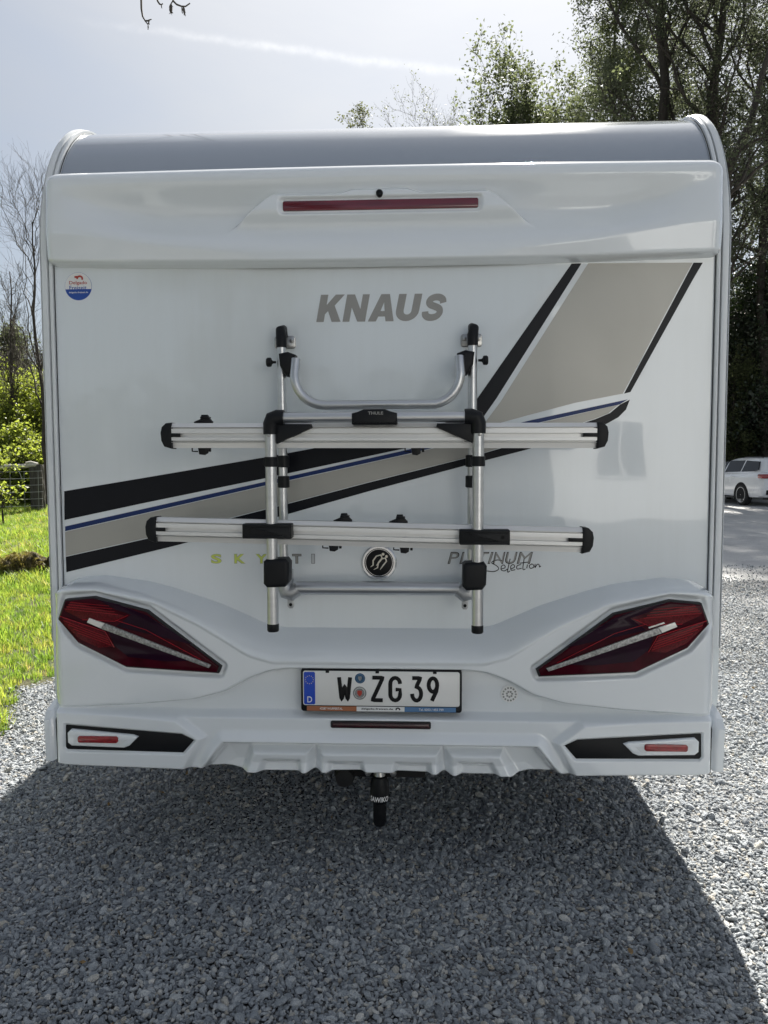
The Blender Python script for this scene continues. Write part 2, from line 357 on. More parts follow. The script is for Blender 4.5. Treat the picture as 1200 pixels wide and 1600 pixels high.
# loose stones: real pebbles scattered over the near yard
rng = np.random.default_rng(7)
def pebble(seed):
    r = np.random.default_rng(seed); bm = bmesh.new(); bmesh.ops.create_icosphere(bm, subdivisions=2, radius=1)
    pl = r.normal(size=(9, 3)); pl /= np.linalg.norm(pl, axis=1)[:, None]; off = r.uniform(.62, .92, 9)
    sc = np.array([r.uniform(.95, 1.3), r.uniform(.65, .95), r.uniform(.42, .68)])
    for v in bm.verts:
        p = np.array(v.co)
        for n_, o_ in zip(pl, off):
            d = p @ n_
            if d > o_: p = p-n_*(d-o_)*.92
        v.co = Vector(p*sc*(1+r.normal()*.02))
    me = bpy.data.meshes.new('pebble'); bm.to_mesh(me); bm.free(); return me
sm = bpy.data.materials.new('crushed_stone'); sm.use_nodes = True; t = sm.node_tree; b = t.nodes['Principled BSDF']
oi = N(t, 'ShaderNodeObjectInfo').outputs['Random']; co = N(t, 'ShaderNodeTexCoord').outputs['Object']
base = RAMP(t, oi, [(0, (.16, .18, .21)), (.3, (.31, .345, .39)), (.62, (.45, .485, .525)), (.86, (.58, .605, .62)), (.93, (.52, .47, .39)), (.97, (.68, .67, .64)), (1, (.78, .77, .74))])
mott = NOISE(t, co, 3.5, 4, .7)
t.links.new(MIX(t, M(t, 'MULTIPLY_ADD', mott, 1.3, -.35, clamp=True), base, MIX(t, .5, base, (.53, .56, .58))), b.inputs['Base Color'])
bc_ = b.inputs['Base Color'].links[0].from_socket; gp_ = N(t, 'ShaderNodeNewGeometry').outputs['Position']
t.links.new(MIX(t, M(t, 'MULTIPLY_ADD', NOISE(t, gp_, 1.3, 4, .6), 1.6, -.55, clamp=True), bc_, MIX(t, 1.0, bc_, (1.22, 1.20, 1.14), 'MULTIPLY')), b.inputs['Base Color'])
b.inputs['Roughness'].default_value = .72
bp = N(t, 'ShaderNodeBump'); bp.inputs['Strength'].default_value = .6; bp.inputs['Distance'].default_value = .12
t.links.new(NOISE(t, co, 2.6, 4, .6), bp.inputs['Height']); t.links.new(bp.outputs[0], b.inputs['Normal'])
pc = bpy.data.collections.new('pebble_shapes')
for i in range(9):
    me = pebble(100+i); me.materials.append(sm); po = bpy.data.objects.new('pebble', me); pc.objects.link(po)
def scatter(name, pts, rot, scl, idx, coll, kind='stuff', label=None, cat=None):
    me = bpy.data.meshes.new(name); n = len(pts)
    me.vertices.add(n); me.vertices.foreach_set('co', np.asarray(pts, np.float32).ravel())
    for nm, ty, arr in (('rot', 'FLOAT_VECTOR', rot), ('scl', 'FLOAT_VECTOR', scl), ('idx', 'INT', idx)):
        at = me.attributes.new(nm, ty, 'POINT')
        at.data.foreach_set('value' if ty == 'INT' else 'vector', np.asarray(arr, np.int32 if ty == 'INT' else np.float32).ravel())
    me.update(); o = bpy.data.objects.new(name, me); COL.objects.link(o)
    g = bpy.data.node_groups.new(name, 'GeometryNodeTree')
    g.interface.new_socket('Geometry', in_out='INPUT', socket_type='NodeSocketGeometry'); g.interface.new_socket('Geometry', in_out='OUTPUT', socket_type='NodeSocketGeometry')
    gi = g.nodes.new('NodeGroupInput'); go = g.nodes.new('NodeGroupOutput'); ci = g.nodes.new('GeometryNodeCollectionInfo')
    ci.inputs['Collection'].default_value = coll; ci.inputs['Separate Children'].default_value = True; ci.inputs['Reset Children'].default_value = True
    mp = g.nodes.new('GeometryNodeMeshToPoints'); ip = g.nodes.new('GeometryNodeInstanceOnPoints'); ip.inputs['Pick Instance'].default_value = True
    def attr(nm, ty): a = g.nodes.new('GeometryNodeInputNamedAttribute'); a.data_type = ty; a.inputs[0].default_value = nm; return a.outputs[0]
    er = g.nodes.new('FunctionNodeEulerToRotation')
    L = g.links.new
    L(gi.outputs[0], mp.inputs[0]); L(mp.outputs[0], ip.inputs['Points']); L(ci.outputs[0], ip.inputs['Instance'])
    L(attr('idx', 'INT'), ip.inputs['Instance Index']); L(attr('rot', 'FLOAT_VECTOR'), er.inputs[0]); L(er.outputs[0], ip.inputs['Rotation'])
    L(attr('scl', 'FLOAT_VECTOR'), ip.inputs['Scale']); L(ip.outputs[0], go.inputs[0])
    md = o.modifiers.new('scatter', 'NODES'); md.node_group = g
    return tag(o, label, cat, None, kind)
def jgrid(x0, x1, y0, y1, s, keep=None):
    xs = np.arange(x0, x1, s); ys = np.arange(y0, y1, s*.87); X, Y = np.meshgrid(xs, ys); X = X+(np.arange(len(ys)) % 2)[:, None]*s/2
    X = X.ravel()+rng.uniform(-.55, .55, X.size)*s; Y = Y.ravel()+rng.uniform(-.55, .55, Y.size)*s
    if keep is not None: k = keep(X, Y); X, Y = X[k], Y[k]
    return X, Y
def gravel_keep(x, y):                         # loose stones thin out into packed fines to the right rear
    p = np.ones_like(x)
    far = np.clip((y-3.4+.9*np.sin(x*1.7)+.7*np.sin(y*1.3+x))/4.0, 0, 1); p = 1-far*.93
    p = np.where((x > -1.0) & (x < .9) & (y > .9), np.minimum(p, .12), p)
    e = -2.12+.10*np.sin(y*2.1)+.06*np.sin(y*5.3+1)+.04*np.sin(y*11.7)
    p = np.where(x < e, np.clip(1-(e-x)/.14, 0, 1)*.8, p)
    return rng.random(x.size) < p
X1, Y1 = jgrid(-3.0, 3.7, -1.7, 2.6, .0104, gravel_keep)
X2, Y2 = jgrid(1.0, 5.2, 2.6, 8.0, .0165, gravel_keep)
X3, Y3 = jgrid(-2.4, -1.0, 2.6, 4.6, .018, gravel_keep)
X = np.concatenate([X1, X2, X3]); Y = np.concatenate([Y1, Y2, Y3]); n = len(X)
s = np.exp(rng.normal(math.log(.0067), .33, n)); s = np.clip(s, .003, .019)
rot = np.stack([rng.normal(0, .55, n), rng.normal(0, .55, n), rng.uniform(0, 6.28, n)], 1)
Z = hgt_np(X, Y)+s*rng.uniform(.05, .75, n)+.004*np.sin(X*3.1)*np.sin(Y*2.7)
gravel = scatter('gravel', np.stack([X, Y, Z], 1), rot, np.stack([s*rng.uniform(.85, 1.25, n), s*rng.uniform(.85, 1.15, n), s*rng.uniform(.9, 1.2, n)], 1),
                 rng.integers(0, 9, n), pc, 'stuff', 'loose grey crushed stone covering the parking pitch', 'gravel')
print('pebbles', n)

# ------------------------------------------------------------------ the motorhome
van = thing('motorhome', 'white motorhome seen from behind, with beige and black stripes and a folded bike carrier', 'motorhome')
WX = 1.112                                      # half width of the flat rear sheet
A_, B_, ZC = .45, .54, 2.15                     # the roof rounds over into the rear wall along this ellipse
def rear_path(z_low, y_far, n=26):
    pts = [(0, z) for z in np.linspace(z_low, ZC, 12, endpoint=False)]
    pts += [(A_-A_*math.cos(u), ZC+B_*math.sin(u)) for u in np.linspace(0, math.pi/2, n)]
    pts += [(y, ZC+B_+.02*(1-((y-3.0)/2.6)**2)-.0 if y < 5.6 else ZC+B_) for y in np.linspace(A_+.3, y_far, 10)]
    return pts
def normals(pts):
    out = []
    for i in range(len(pts)):
        a, b_ = pts[max(0, i-1)], pts[min(len(pts)-1, i+1)]; dy, dz = b_[0]-a[0], b_[1]-a[1]; l = math.hypot(dy, dz); out.append((-dz/l, dy/l))
    return out
def sweep(prof, path):
    nm = normals(path); V = []
    for (y, z), (ny, nz) in zip(path, nm):
        for x, h in prof: V.append((x, y+ny*h, z+nz*h))
    return V, grid_faces(len(path), len(prof))
# rear sheet
MB().box(-WX, WX, 0, .03, .55, 2.16).build('rear_wall', 'panel', van, False)
# curved roof skin between the rails
path = [p for p in rear_path(2.0, 5.2) if p[1] > 2.2 or p[0] > .1]; V, F = sweep([(x, .0) for x in np.linspace(-WX, WX, 25)], path)
mk('roof', np_mesh('roof', V, F), 'roofskin', van, True, None)
# corner rails with ridges, running up the corners and over the roof
prof = [(1.1095, -.004), (1.1095, .003), (1.113, .003), (1.1135, .013), (1.119, .015), (1.1245, .014), (1.126, .006), (1.129, .006), (1.1305, .016), (1.138, .0185), (1.147, .018),
        (1.1505, .0145), (1.152, .006), (1.1545, .006), (1.157, .010), (1.160, .004), (1.161, -.02), (1.161, -.05)]
for sgn in (-1, 1):
    V, F = sweep([(x*sgn, h) for x, h in prof], rear_path(.80, 5.2))
    if sgn < 0: F = F[:, ::-1]
    o = mk('corner_rail', np_mesh('corner_rail', V, F), 'rail', van, True, 28)
    for xs, wd in ((1.1108, .0016), (1.1275, .0011), (1.1533, .0011)):      # dark rubber lines in the rail grooves
        V, F = sweep([((xs-wd)*sgn, .0045 if xs < 1.12 else .0075), ((xs+wd)*sgn, .0045 if xs < 1.12 else .0075)], rear_path(.80, 5.2))
        mk('rail_seal', np_mesh('rail_seal', V, F if sgn > 0 else F[:, ::-1]), 'seal', o, True, None)
# side walls, following the roof line, with a wheel arch, windows and skirt
side_prof = [(.0, .62), (.0, ZC)]+[(A_-A_*math.cos(u), ZC+B_*math.sin(u)) for u in np.linspace(.1, math.pi/2, 12)]+[(5.2, ZC+B_), (5.55, 2.62), (5.9, 2.2), (5.9, .5)]
arch = [(1.78+.42*math.cos(a), .36+.42*math.sin(a)) for a in np.linspace(math.radians(20), math.radians(160), 14)]
side_poly = side_prof+[(2.3, .46)]+arch+[(1.2, .46), (.05, .46)]
ym = Matrix(((0, 1, 0, 0), (1, 0, 0, 0), (0, 0, 1, 0), (0, 0, 0, 1)))   # swaps x and y so an outline in (y, z) stands along the side
for sgn in (-1, 1):
    MB().prism(side_poly, 1.118*sgn, 1.157*sgn, mtx=ym).build('side_wall', 'panel', van, False)
    for (y0, y1, z0, z1) in ((.7, 1.5, 1.45, 1.95), (2.3, 3.5, 1.4, 1.95), (4.2, 5.1, 1.4, 1.95)):
        w = MB().prism(rrect(y0, y1, z0, z1, .06), 1.158*sgn, 1.185*sgn, .004, mtx=ym).build('side_window', 'glass', van)
        fr = MB(); fr.tube([(1.165*sgn, y, z) for y, z in rrect(y0-.012, y1+.012, z0-.012, z1+.012, .07)]+[(1.165*sgn, y1+.012, z1-.07)], .012, 6, False); fr.build('window_frame', 'blackpl', w)
    MB().prism([(.62, .62), (.62, 1.12), (1.3, 1.12), (1.3, .62)], 1.1575*sgn, 1.164*sgn, .003, mtx=ym).build('locker_door', 'gel', van)
    for yy in (1.78, 6.0):                      # wheels
        whl = MB(); cx = .99*sgn
        whl.lathe([(.20, -.11), (.30, -.115), (.338, -.09), (.345, -.05), (.345, .05), (.338, .09), (.30, .115), (.20, .11)], 40, 'x', None, (cx, yy, .345))
        w = whl.build('wheel', 'tyre', van)
        MB().lathe([(.03, .0), (.19, .02), (.205, .05), (.21, .10)], 32, 'x', Matrix.Translation((cx, yy, .345)) @ Matrix.Diagonal((sgn, 1, 1, 1)), cap=False).build('rim', 'rim', w)
MB().box(-1.0, 1.0, .14, 5.9, .44, .64).build('chassis', 'under', van, False)
MB().box(-.62, .62, .02, .20, .36, .56, .01).build('crossmember', 'under', van, False)
MB().box(-1.09, 1.09, .05, 5.9, .64, .80).build('floor_pan', 'under', van, False)
# cab ahead of the living body
cab = [(5.85, .35), (5.85, 2.45), (6.15, 2.30), (6.75, 1.55), (7.35, 1.25), (7.55, 1.0), (7.6, .35)]
MB().prism(cab, -.99, .99, mtx=ym).build('cab', 'gel', van, False)
for sgn in (-1, 1): MB().prism([(6.0, 1.35), (6.15, 2.1), (6.35, 1.95), (6.72, 1.45)], .992*sgn, 1.0*sgn, mtx=ym).build('cab_window', 'glass', van)

# --- upper rear moulding: a sculpted shell with an undercut band and a raised lamp surround
gnx, gnz = 441, 150
xs = np.concatenate([-1.124+.034*np.linspace(0, 1, 14, endpoint=False)**2, np.linspace(-1.09, 1.09, gnx-28), 1.124-.034*np.linspace(1, 0, 15)[1:]**2])
vv = 1-(1-np.linspace(0, 1, gnz))**1.9
a = np.abs(xs)
ztop = 2.418-.006*(a/1.1)**2-.02*np.clip((a-1.07)/.054, 0, 1)**2
zbot = 2.079+.016*(a/1.1)**2+.012*np.clip((a-1.09)/.034, 0, 1)**2
XX = np.repeat(xs[None, :], gnz, 0); ZZ = zbot[None, :]+(ztop-zbot)[None, :]*vv[:, None]; AA = np.abs(XX)
zu = np.interp(AA, [0, 1.12], [2.362, 2.352])                   # upper edge of the undercut band
zl = smooth_interp(AA, [0, .72, .95, 1.10, 1.2], [2.256, 2.258, 2.285, 2.335, 2.35], .08)   # its lower edge
zf = smooth_interp(AA, [0, .42, .70, 1.0, 1.2], [2.112, 2.114, 2.140, 2.185, 2.20], .08)    # fold above the plain lower lip
und = .058*sstep((1.10-AA)/.35)
dd = np.where(ZZ > zu, .058*np.sqrt(np.clip(1-np.clip((ZZ-zu)/(ztop[None, :]-zu), 0, 1)**2.4, 0, 1))-.03*(np.clip((ZZ-zu)/(ztop[None, :]-zu), 0, 1))**3,
     np.where(ZZ > zl, .058-und*sstep((zu-ZZ)/(zu-zl+1e-6))**.8,
     np.where(ZZ > zf, .058-und+(.015+und)*sstep((zl-ZZ)/(zl-zf))**.9, .073-.014*np.clip((zf-ZZ)/(zf-zbot[None, :]+1e-6), 0, 1)*sstep((AA-.3)/.3))))
und0 = .030
# raised lamp surround in the middle of the undercut
sur = [(-.60, 2.09), (-.45, 2.236), (-.37, 2.30), (-.34, 2.312), (-.13, 2.309), (-.085, 2.322), (.10, 2.322), (.145, 2.309), (.36, 2.312), (.39, 2.30), (.47, 2.236), (.62, 2.09)]
k = sstep((.006-sdf(XX, ZZ, sur))/.014)*sstep((ZZ-2.18)/.08)
dd = dd*(1-k)+np.maximum(dd, .058+.014*np.clip((2.315-ZZ)/.19, 0, 1))*k
lampbox = rrect(-.322, .342, 2.244, 2.296, .012)
kl = sstep((.004-sdf(XX, ZZ, lampbox))/.010); dd = dd-.012*kl
# rounded bottom edge and ends
dd = dd-.062*np.clip(1-(ZZ-zbot[None, :])/.014, 0, 1)**2.2
e = np.sqrt(np.clip(1-(np.clip(AA-1.082, 0, 1)/.0425)**2, 0, 1)); dd = dd*e-.0*(1-e)
YY = -dd
gv = np.stack([XX, YY, ZZ], -1); lastr = gv[-1:].copy(); lastr[..., 1] = .10; lastr[..., 2] += .004; gv = np.concatenate([gv, lastr]).reshape(-1, 3)
mk('upper_rear_moulding', np_mesh('upper_rear_moulding', gv, grid_faces(gnz+1, gnx)), 'gel', van, True, None)
bl = MB().prism(rrect(-.318, .338, 2.248, 2.2925, .010), -.047, -.030, .004).build('brake_lamp', 'seal', van)
MB().prism(rrect(-.312, .332, 2.2535, 2.287, .007), -.0545, -.040, .005).build('brake_lamp_lens', 'brakered', bl)
cm = MB().lathe([(.0001, -.068), (.009, -.068), (.0115, -.064), (.0115, -.04)], 24, 'y', None, (.009, 0, 2.3035)).build('rear_camera', 'blackpl', van)
MB().lathe([(.0001, -.0705), (.004, -.070), (.0055, -.068), (.0055, -.05)], 20, 'y', None, (.009, 0, 2.3035)).build('camera_lens', 'glass', cm)

# --- rear bumper: one sculpted skin; depth in front of the wall as a function of place
TAIL = [(1.073, .904), (1.048, .971), (.950, .980), (.770, .934), (.522, .746), (.530, .7245), (.842, .742), (1.006, .824)]
FOG = [(.612, .499), (.655, .5205), (1.060, .549), (1.064, .470), (1.052, .459), (.650, .453)]
DIF = [(-.515, .489), (.525, .489), (.635, .35), (-.625, .35)]
FINS = [[(-.470, .345), (-.425, .467), (-.222, .467), (-.228, .345)], [(-.203, .345), (-.198, .467), (.208, .467), (.216, .345)], [(.238, .345), (.232, .467), (.415, .467), (.482, .345)]]
NOTCH = [[(-.420, .34), (-.388, .428), (-.262, .428), (-.252, .34)], [(-.172, .34), (-.165, .424), (-.052, .424), (-.028, .34)], [(.038, .34), (.060, .424), (.175, .424), (.186, .34)], [(.262, .34), (.270, .428), (.380, .428), (.428, .34)]]
half = np.concatenate([np.linspace(0, 1.06, 370, endpoint=False), 1.06+.075*np.sin(np.linspace(0, 1, 22)*math.pi/2)])
xs = np.concatenate([-half[:0:-1], half]); nb = len(xs); nr = 210
a = np.abs(xs)
ztp = smooth_interp(a, [0, .33, .40, .55, .70, .80, .96, 1.05, 1.10, 1.135, 1.5], [.853, .853, .868, .935, .985, 1.012, 1.034, 1.026, 1.008, .975, .975], .03)
zbt = smooth_interp(a, [0, .20, .222, .23, .47, .50, .62, .66, 1.05, 1.135, 1.5], [.384, .379, .386, .377, .377, .388, .388, .392, .401, .410, .41], .03)
XX = np.repeat(xs[None, :], nr, 0); ZZ = zbt[None, :]+(ztp-zbt)[None, :]*np.linspace(0, 1, nr)[:, None]; AA = np.abs(XX)
zt = ztp[None, :]+0*XX
zl = smooth_interp(AA, [0, .35, .43, .51, .60, .75, .95, 1.05, 1.10, 1.135, 1.5], [.765, .765, .786, .836, .890, .962, 1.002, 1.0, .984, .955, .95], .03)
zc = smooth_interp(AA, [0, .30, .36, .43, .515, .62, .8, 1.05, 1.5], [.744, .744, .737, .712, .664, .639, .623, .611, .611], .03)
zs = smooth_interp(AA, [0, .50, .60, .70, 1.12, 1.5], [.590, .588, .588, .594, .607, .607], .03)
tA = np.clip((zt-ZZ)/(zt-zl), 0, 1)
d = .128*(1-(1-tA)**1.7)
d = d-.004*sstep((zl-ZZ)/.012)                                   # soft lip
d = d+.012*sstep((zl-ZZ)/(.25))*sstep((AA-.45)/.2)               # lobes swell around the lamps
rim = sdf(AA, ZZ, TAIL)
d = d-.012*sstep((.022-rim)/.014)*sstep((AA-.40)/.1)             # dished seat round each tail lamp
amp = np.interp(AA, [0, .55, 1.0, 1.2], [.050, .046, .012, .006])
d = d-amp*sstep((zc-ZZ)/.016)-.012*sstep((AA-.45)/.2)*sstep((zc-ZZ)/.03)
dC = d.copy()
face = .126+.0*AA                                                 # lower bumper
pod = [(.585, .505), (.672, .572), (1.2, .620), (1.2, .30), (.70, .30)]
face = face+.026*sstep((.012-sdf(AA, ZZ, pod))/.024)
ds = sdf(XX, ZZ, DIF)
face = face+.026*sstep((.044-ds)/.040)*sstep((.62-AA)/.06)
face = face-.050*sstep((.010-ds)/.026)-.02*np.clip(-ds/.1, 0, 1)*(ds < 0)
for fpoly in FINS: face = face+.040*sstep((.014-sdf(XX, ZZ, fpoly))/.034)
for npoly in NOTCH: face = face-.026*sstep((.008-sdf(XX, ZZ, npoly))/.026)
face = face-.010*sstep((.005-sdf(AA, ZZ, FOG))/.008)
kD = sstep((zs-ZZ)/.020)
d = d*(1-kD)+face*kD
d = d-.03*np.clip(1-(ZZ-zbt[None, :])/.012, 0, 1)**2
kl_ = sstep((zs+.004-ZZ)/.016); x_s = 1.06+.030*kl_; x_e = 1.1352-.020*kl_; bw = xs[None, :]*(1-.0175*kl_*sstep((AA-1.0)/.13)); XX = bw+0*XX
e = np.sqrt(np.clip(1-(np.clip(AA-x_s, 0, 1)/(x_e-x_s+.020*kl_))**2, 0, 1))
YY = -d*e+.10*(1-e)
bv = np.stack([XX, YY, ZZ], -1).reshape(-1, 3)
mk('rear_bumper', np_mesh('rear_bumper', bv, grid_faces(nr, nb)), 'gel', van, True, None)
def bump_y(x, z):                               # where the bumper skin stands at (x, z)
    j = int(np.argmin(np.abs(xs-x))); i = int(np.argmin(np.abs(ZZ[:, j]-z))); return float(YY[i, j])
# returns along the bumper's lower edge, so that it has thickness
low = bv.reshape(nr, nb, 3)[0]; back = low.copy(); back[:, 1] += .10; back[:, 2] += .02
mk('bumper_underside', np_mesh('bumper_underside', np.concatenate([low, back]), grid_faces(2, nb)[:, ::-1]), 'gel', van, True, None)
for sgn in (-1, 1):
    # side trim that carries the bumper round the corner, behind a thin dark joint
    tr = [(-.1445, .560), (-.125, .588), (-.07, .606), (-.02, .610), (.10, .611), (.75, .611), (.75, .44), (.10, .425), (-.03, .404), (-.10, .404), (-.139, .416)]
    MB().prism(tr, 1.0865*sgn, 1.128*sgn, .026, 6, mtx=ym).build('bumper_side_trim', 'gel', van)
    MB().prism([(-.1475, .562), (-.128, .588), (-.05, .60), (-.05, .424), (-.143, .414)], 1.0838*sgn, 1.0862*sgn, mtx=ym).build('trim_joint', 'gap', van, False)
    MB().prism([(.02, .99), (.9, .985), (.9, .61), (.02, .61)], 1.118*sgn, 1.1375*sgn, .006, 2, mtx=ym).build('bumper_side_panel', 'gel', van)
    # tail lamp
    m = lambda pts: [(x*sgn, z) for x, z in (pts if sgn > 0 else pts[::-1])]
    tl = MB().prism(m(TAIL), -.139, -.085, .006, 3).build('tail_lamp', 'seal', van)
    tl['label'] = 'dark red wedge-shaped tail lamp with a clear slanting light bar'
    cx, cz = .80, .86
    ins = [(x+(cx-x)*.02, z+(cz-z)*.035) for x, z in TAIL]
    MB().prism(m(ins), -.1455, -.13, .006, 3).build('lens', 'darkred', tl)
    def L(px, py): return P(px, py, -.147)      # surveyed on the right-hand lamp, mirrored for the left
    MB().prism(m([L(993, 968), L(1085, 945), L(1096, 961), L(1066, 975), L(1018, 978)]), -.1475, -.142, .0006).build('red_reflector', 'tailred', tl)
    MB().prism(m([L(1016, 1018), L(1029, 996), L(1070, 982), L(1100, 972), L(1096, 984), L(1072, 1006), L(1040, 1020)]), -.1475, -.142, .0006).build('red_reflector', 'tailred', tl)
    MB().prism(m([L(868, 1038), L(1024, 990), L(1013, 1016), L(990, 1034), L(930, 1040)]), -.1472, -.142, .0006).build('smoked_panel', 'purple', tl)
    MB().prism(m([L(885, 1012), L(958, 967), L(1005, 950), L(1040, 942), L(1010, 958), L(985, 966), L(1010, 985)]), -.1472, -.142, .0006).build('smoked_panel', 'purple', tl)
    MB().tube([(x*sgn, -.1475, z) for x, z in (L(1013, 1019), L(1028, 994), L(1104, 970))], .0014, 6).build('lens_edge', 'tailrim', tl)
    MB().tube([(x*sgn, -.1475, z) for x, z in (L(870, 1036), L(960, 990), L(1010, 975))], .0010, 6).build('lens_edge', 'tailrim', tl)
    MB().tube([(x*sgn, -.1475, z) for x, z in (L(990, 967), L(1012, 977), L(1066, 975))], .0012, 6).build('lens_edge', 'tailrim', tl)
    for k in range(4):                           # moulded ribs of the outer reflector cells
        MB().tube([(x*sgn, -.1478, z) for x, z in (L(1006+k*5, 966-k*4.6), L(1096-k*3, 958-k*3.6))], .0009, 5).build('lens_rib', 'tailrim', tl)
        MB().tube([(x*sgn, -.1478, z) for x, z in (L(1024-k*2, 1003+k*4.2), L(1098-k*8, 977+k*6.5))], .0009, 5).build('lens_rib', 'tailrim', tl)
    MB().prism(m([L(853, 1044), L(857, 1049), L(1034, 989), L(1028, 980)]), -.152, -.143, .002).build('light_bar', 'clearbar', tl)
    MB().prism(m([L(1028.5, 980.3), L(1034.2, 988.6), L(1058, 979), L(1054, 972)]), -.152, -.143, .002).build('light_bar_end', 'whitebar', tl)
    if sgn > 0: MB().prism(m([L(1013, 980), L(1014, 982), L(1039, 974), L(1037, 972)]), -.1485, -.143, 0).build('light_bar_glint', 'whitebar', tl)  # white sliver painted in as a highlight on the right lamp only
    # black inset with reflector
    fi = MB().prism(m([(x+(.86-x)*.012, z+(.50-z)*.06) for x, z in FOG]), -.1455, -.125, .002).build('bumper_inset', 'blackpl', van)
    bz = [(.802, .510), (.820, .5165), (1.030, .534), (1.043, .522), (1.043, .488), (1.030, .477), (.850, .4725), (.832, .480)]
    MB().prism(m(bz), -.158, -.14, .006, 3).build('reflector_bezel', 'gel', fi)
    MB().prism(m([(.835, .505), (1.022, .519), (1.026, .490), (.858, .484)]), -.1595, -.15, .004, 2).build('reflector_tray', 'rail', fi)
    MB().prism(m(rrect(.868, 1.006, .4905, .5135, .008)), -.1645, -.15, .003).build('reflector', 'redlens', fi)
    # vertical joint beside the sheet, and a small hook scratch of dirt is left to the paint
# led strip in the bumper
ls = MB().prism(rrect(-.156, .178, .5425, .5665, .006), -.134, -.11, .003).build('rear_fog_strip', 'seal', van)
MB().prism(rrect(-.150, .172, .547, .562, .004), -.138, -.12, .003).build('strip_lens', 'ledred', ls)

# --- number plate
PX0, PX1, PZ0, PZ1 = -.2565, .2805, .5945, .7395
YP = -.105
hold = MB().prism(rrect(PX0, PX1, PZ0, PZ1, .010), YP-.016, YP+.06, .004).build('number_plate_holder', 'blackpl', van)
MB().prism(rrect(PX0+.0075, PX1-.0075, PZ0+.022, PZ1-.006, .008), YP-.019, YP-.010, .0015).build('number_plate', 'platewhite', hold)
MB().prism(rrect(PX0+.011, PX0+.0485, PZ0+.0255, PZ1-.0095, .005), YP-.0200, YP-.018).build('country_band', 'plateblue', hold)
st = MB(); scx, scz = PX0+.0297, PZ1-.036
for i in range(12):
    aa = math.pi*2*i/12; cx, cz = scx+.0135*math.cos(aa), scz+.0135*math.sin(aa)
    st.prism([(cx+(.0019 if k % 2 == 0 else .0009)*math.cos(k*math.pi/5+math.pi/2), cz+(.0019 if k % 2 == 0 else .0009)*math.sin(k*math.pi/5+math.pi/2)) for k in range(10)], YP-.0206, YP-.0195)
st.build('star_ring', 'gold', hold, False)
text('country_letter', 'D', (scx-.0075, scx+.0085, PZ0+.032, PZ0+.0525), YP-.0200, 'whiteprint', hold, bold=.01)
LX0 = PX0; 
def stroke(name, lines, m, parent, r, y, n=8, fl=.3):
    mb = MB()
    for ln in lines:
        full = [ln[0]]
        for (xa, za), (xb, zb) in zip(ln, ln[1:]):       # keep the stroke width constant through sharp corners
            l_ = math.hypot(xb-xa, zb-za)
            if l_ > 3*r: k_ = r*.8/l_; full += [(xa+(xb-xa)*k_, za+(zb-za)*k_), (xb-(xb-xa)*k_, zb-(zb-za)*k_)]
            full.append((xb, zb))
        ln = full
        mb.tube([(x, y, z) for x, z in ln], r, n, True, (y, fl))
    return mb.build(name, m, parent, True, 40)
def arc(cx, cz, rx, rz, a0, a1, n=9): return [(cx+rx*math.cos(R(a0+(a1-a0)*i/(n-1))), cz+rz*math.sin(R(a0+(a1-a0)*i/(n-1)))) for i in range(n)]
def plate_letters(ch, x0, x1, z0, z1):
    w, h = x1-x0, z1-z0; q = lambda u, v: (x0+u*w, z0+v*h); A = lambda cx, cz, rx, rz, a0, a1, n=9: [q(u, v) for u, v in arc(cx, cz, rx, rz, a0, a1, n)]
    if ch == 'W': return [[q(0, 1), q(.22, 0), q(.5, .62), q(.78, 0), q(1, 1)]]
    if ch == 'Z': return [[q(0, 1), q(1, 1), q(0, 0), q(1, 0)]]
    if ch == 'G': return [A(.5, .74, .5, .26, 0, 180)+A(.5, .26, .5, .26, 180, 360)+[q(1, .48), q(.55, .48)]]
    if ch == '3': return [[q(.02, 1), q(.92, 1), q(.45, .60)]+A(.5, .30, .5, .30, 80, -180, 12)]
    if ch == '9': return [A(.5, .70, .5, .30, -60, 300, 20), [q(.98, .62), q(.9, .42), q(.38, 0)]]
zA, zB = PZ0+.0385, PZ1-.0225
for ch, p0, p1 in (('W', 528, 549), ('Z', 580, 600), ('G', 608, 627), ('3', 642, 660), ('9', 668, 685)):
    x0 = P(p0, 1077, YP-.02)[0]; x1 = P(p1, 1077, YP-.02)[0]
    stroke('plate_character', plate_letters(ch, x0+.004, x1-.004, zA+.004, zB-.004), 'ink', hold, .0066, YP-.0203)
c1 = P(562.5, 1060, YP-.02); c2 = P(562, 1083, YP-.02)
for (cx, cz), r_, mm in ((c1, .0172, 'sealblue'), (c2, .0225, 'sealgrey')):
    sl_ = MB().prism(circle(cx, cz, r_, 28), YP-.0203, YP-.018, .0006).build('plate_seal', mm, hold)
    MB().prism(circle(cx, cz, r_*.80, 28), YP-.0208, YP-.0195).build('seal_ring', 'platewhite' if mm == 'sealgrey' else 'skyblue', sl_)
    MB().prism(circle(cx, cz, r_*.74, 28), YP-.0213, YP-.0195).build('seal_face', mm, sl_)
    MB().prism([(cx-r_*.34, cz+r_*.4), (cx+r_*.34, cz+r_*.4), (cx+r_*.34, cz-r_*.1), (cx, cz-r_*.5), (cx-r_*.34, cz-r_*.1)], YP-.0218, YP-.0205).build('seal_crest', 'stickred' if mm == 'sealgrey' else 'sealgrey', sl_)
bx = [PX0+.020, P(557, 1105, YP-.02)[0], P(632, 1105, YP-.02)[0], PX1-.020]
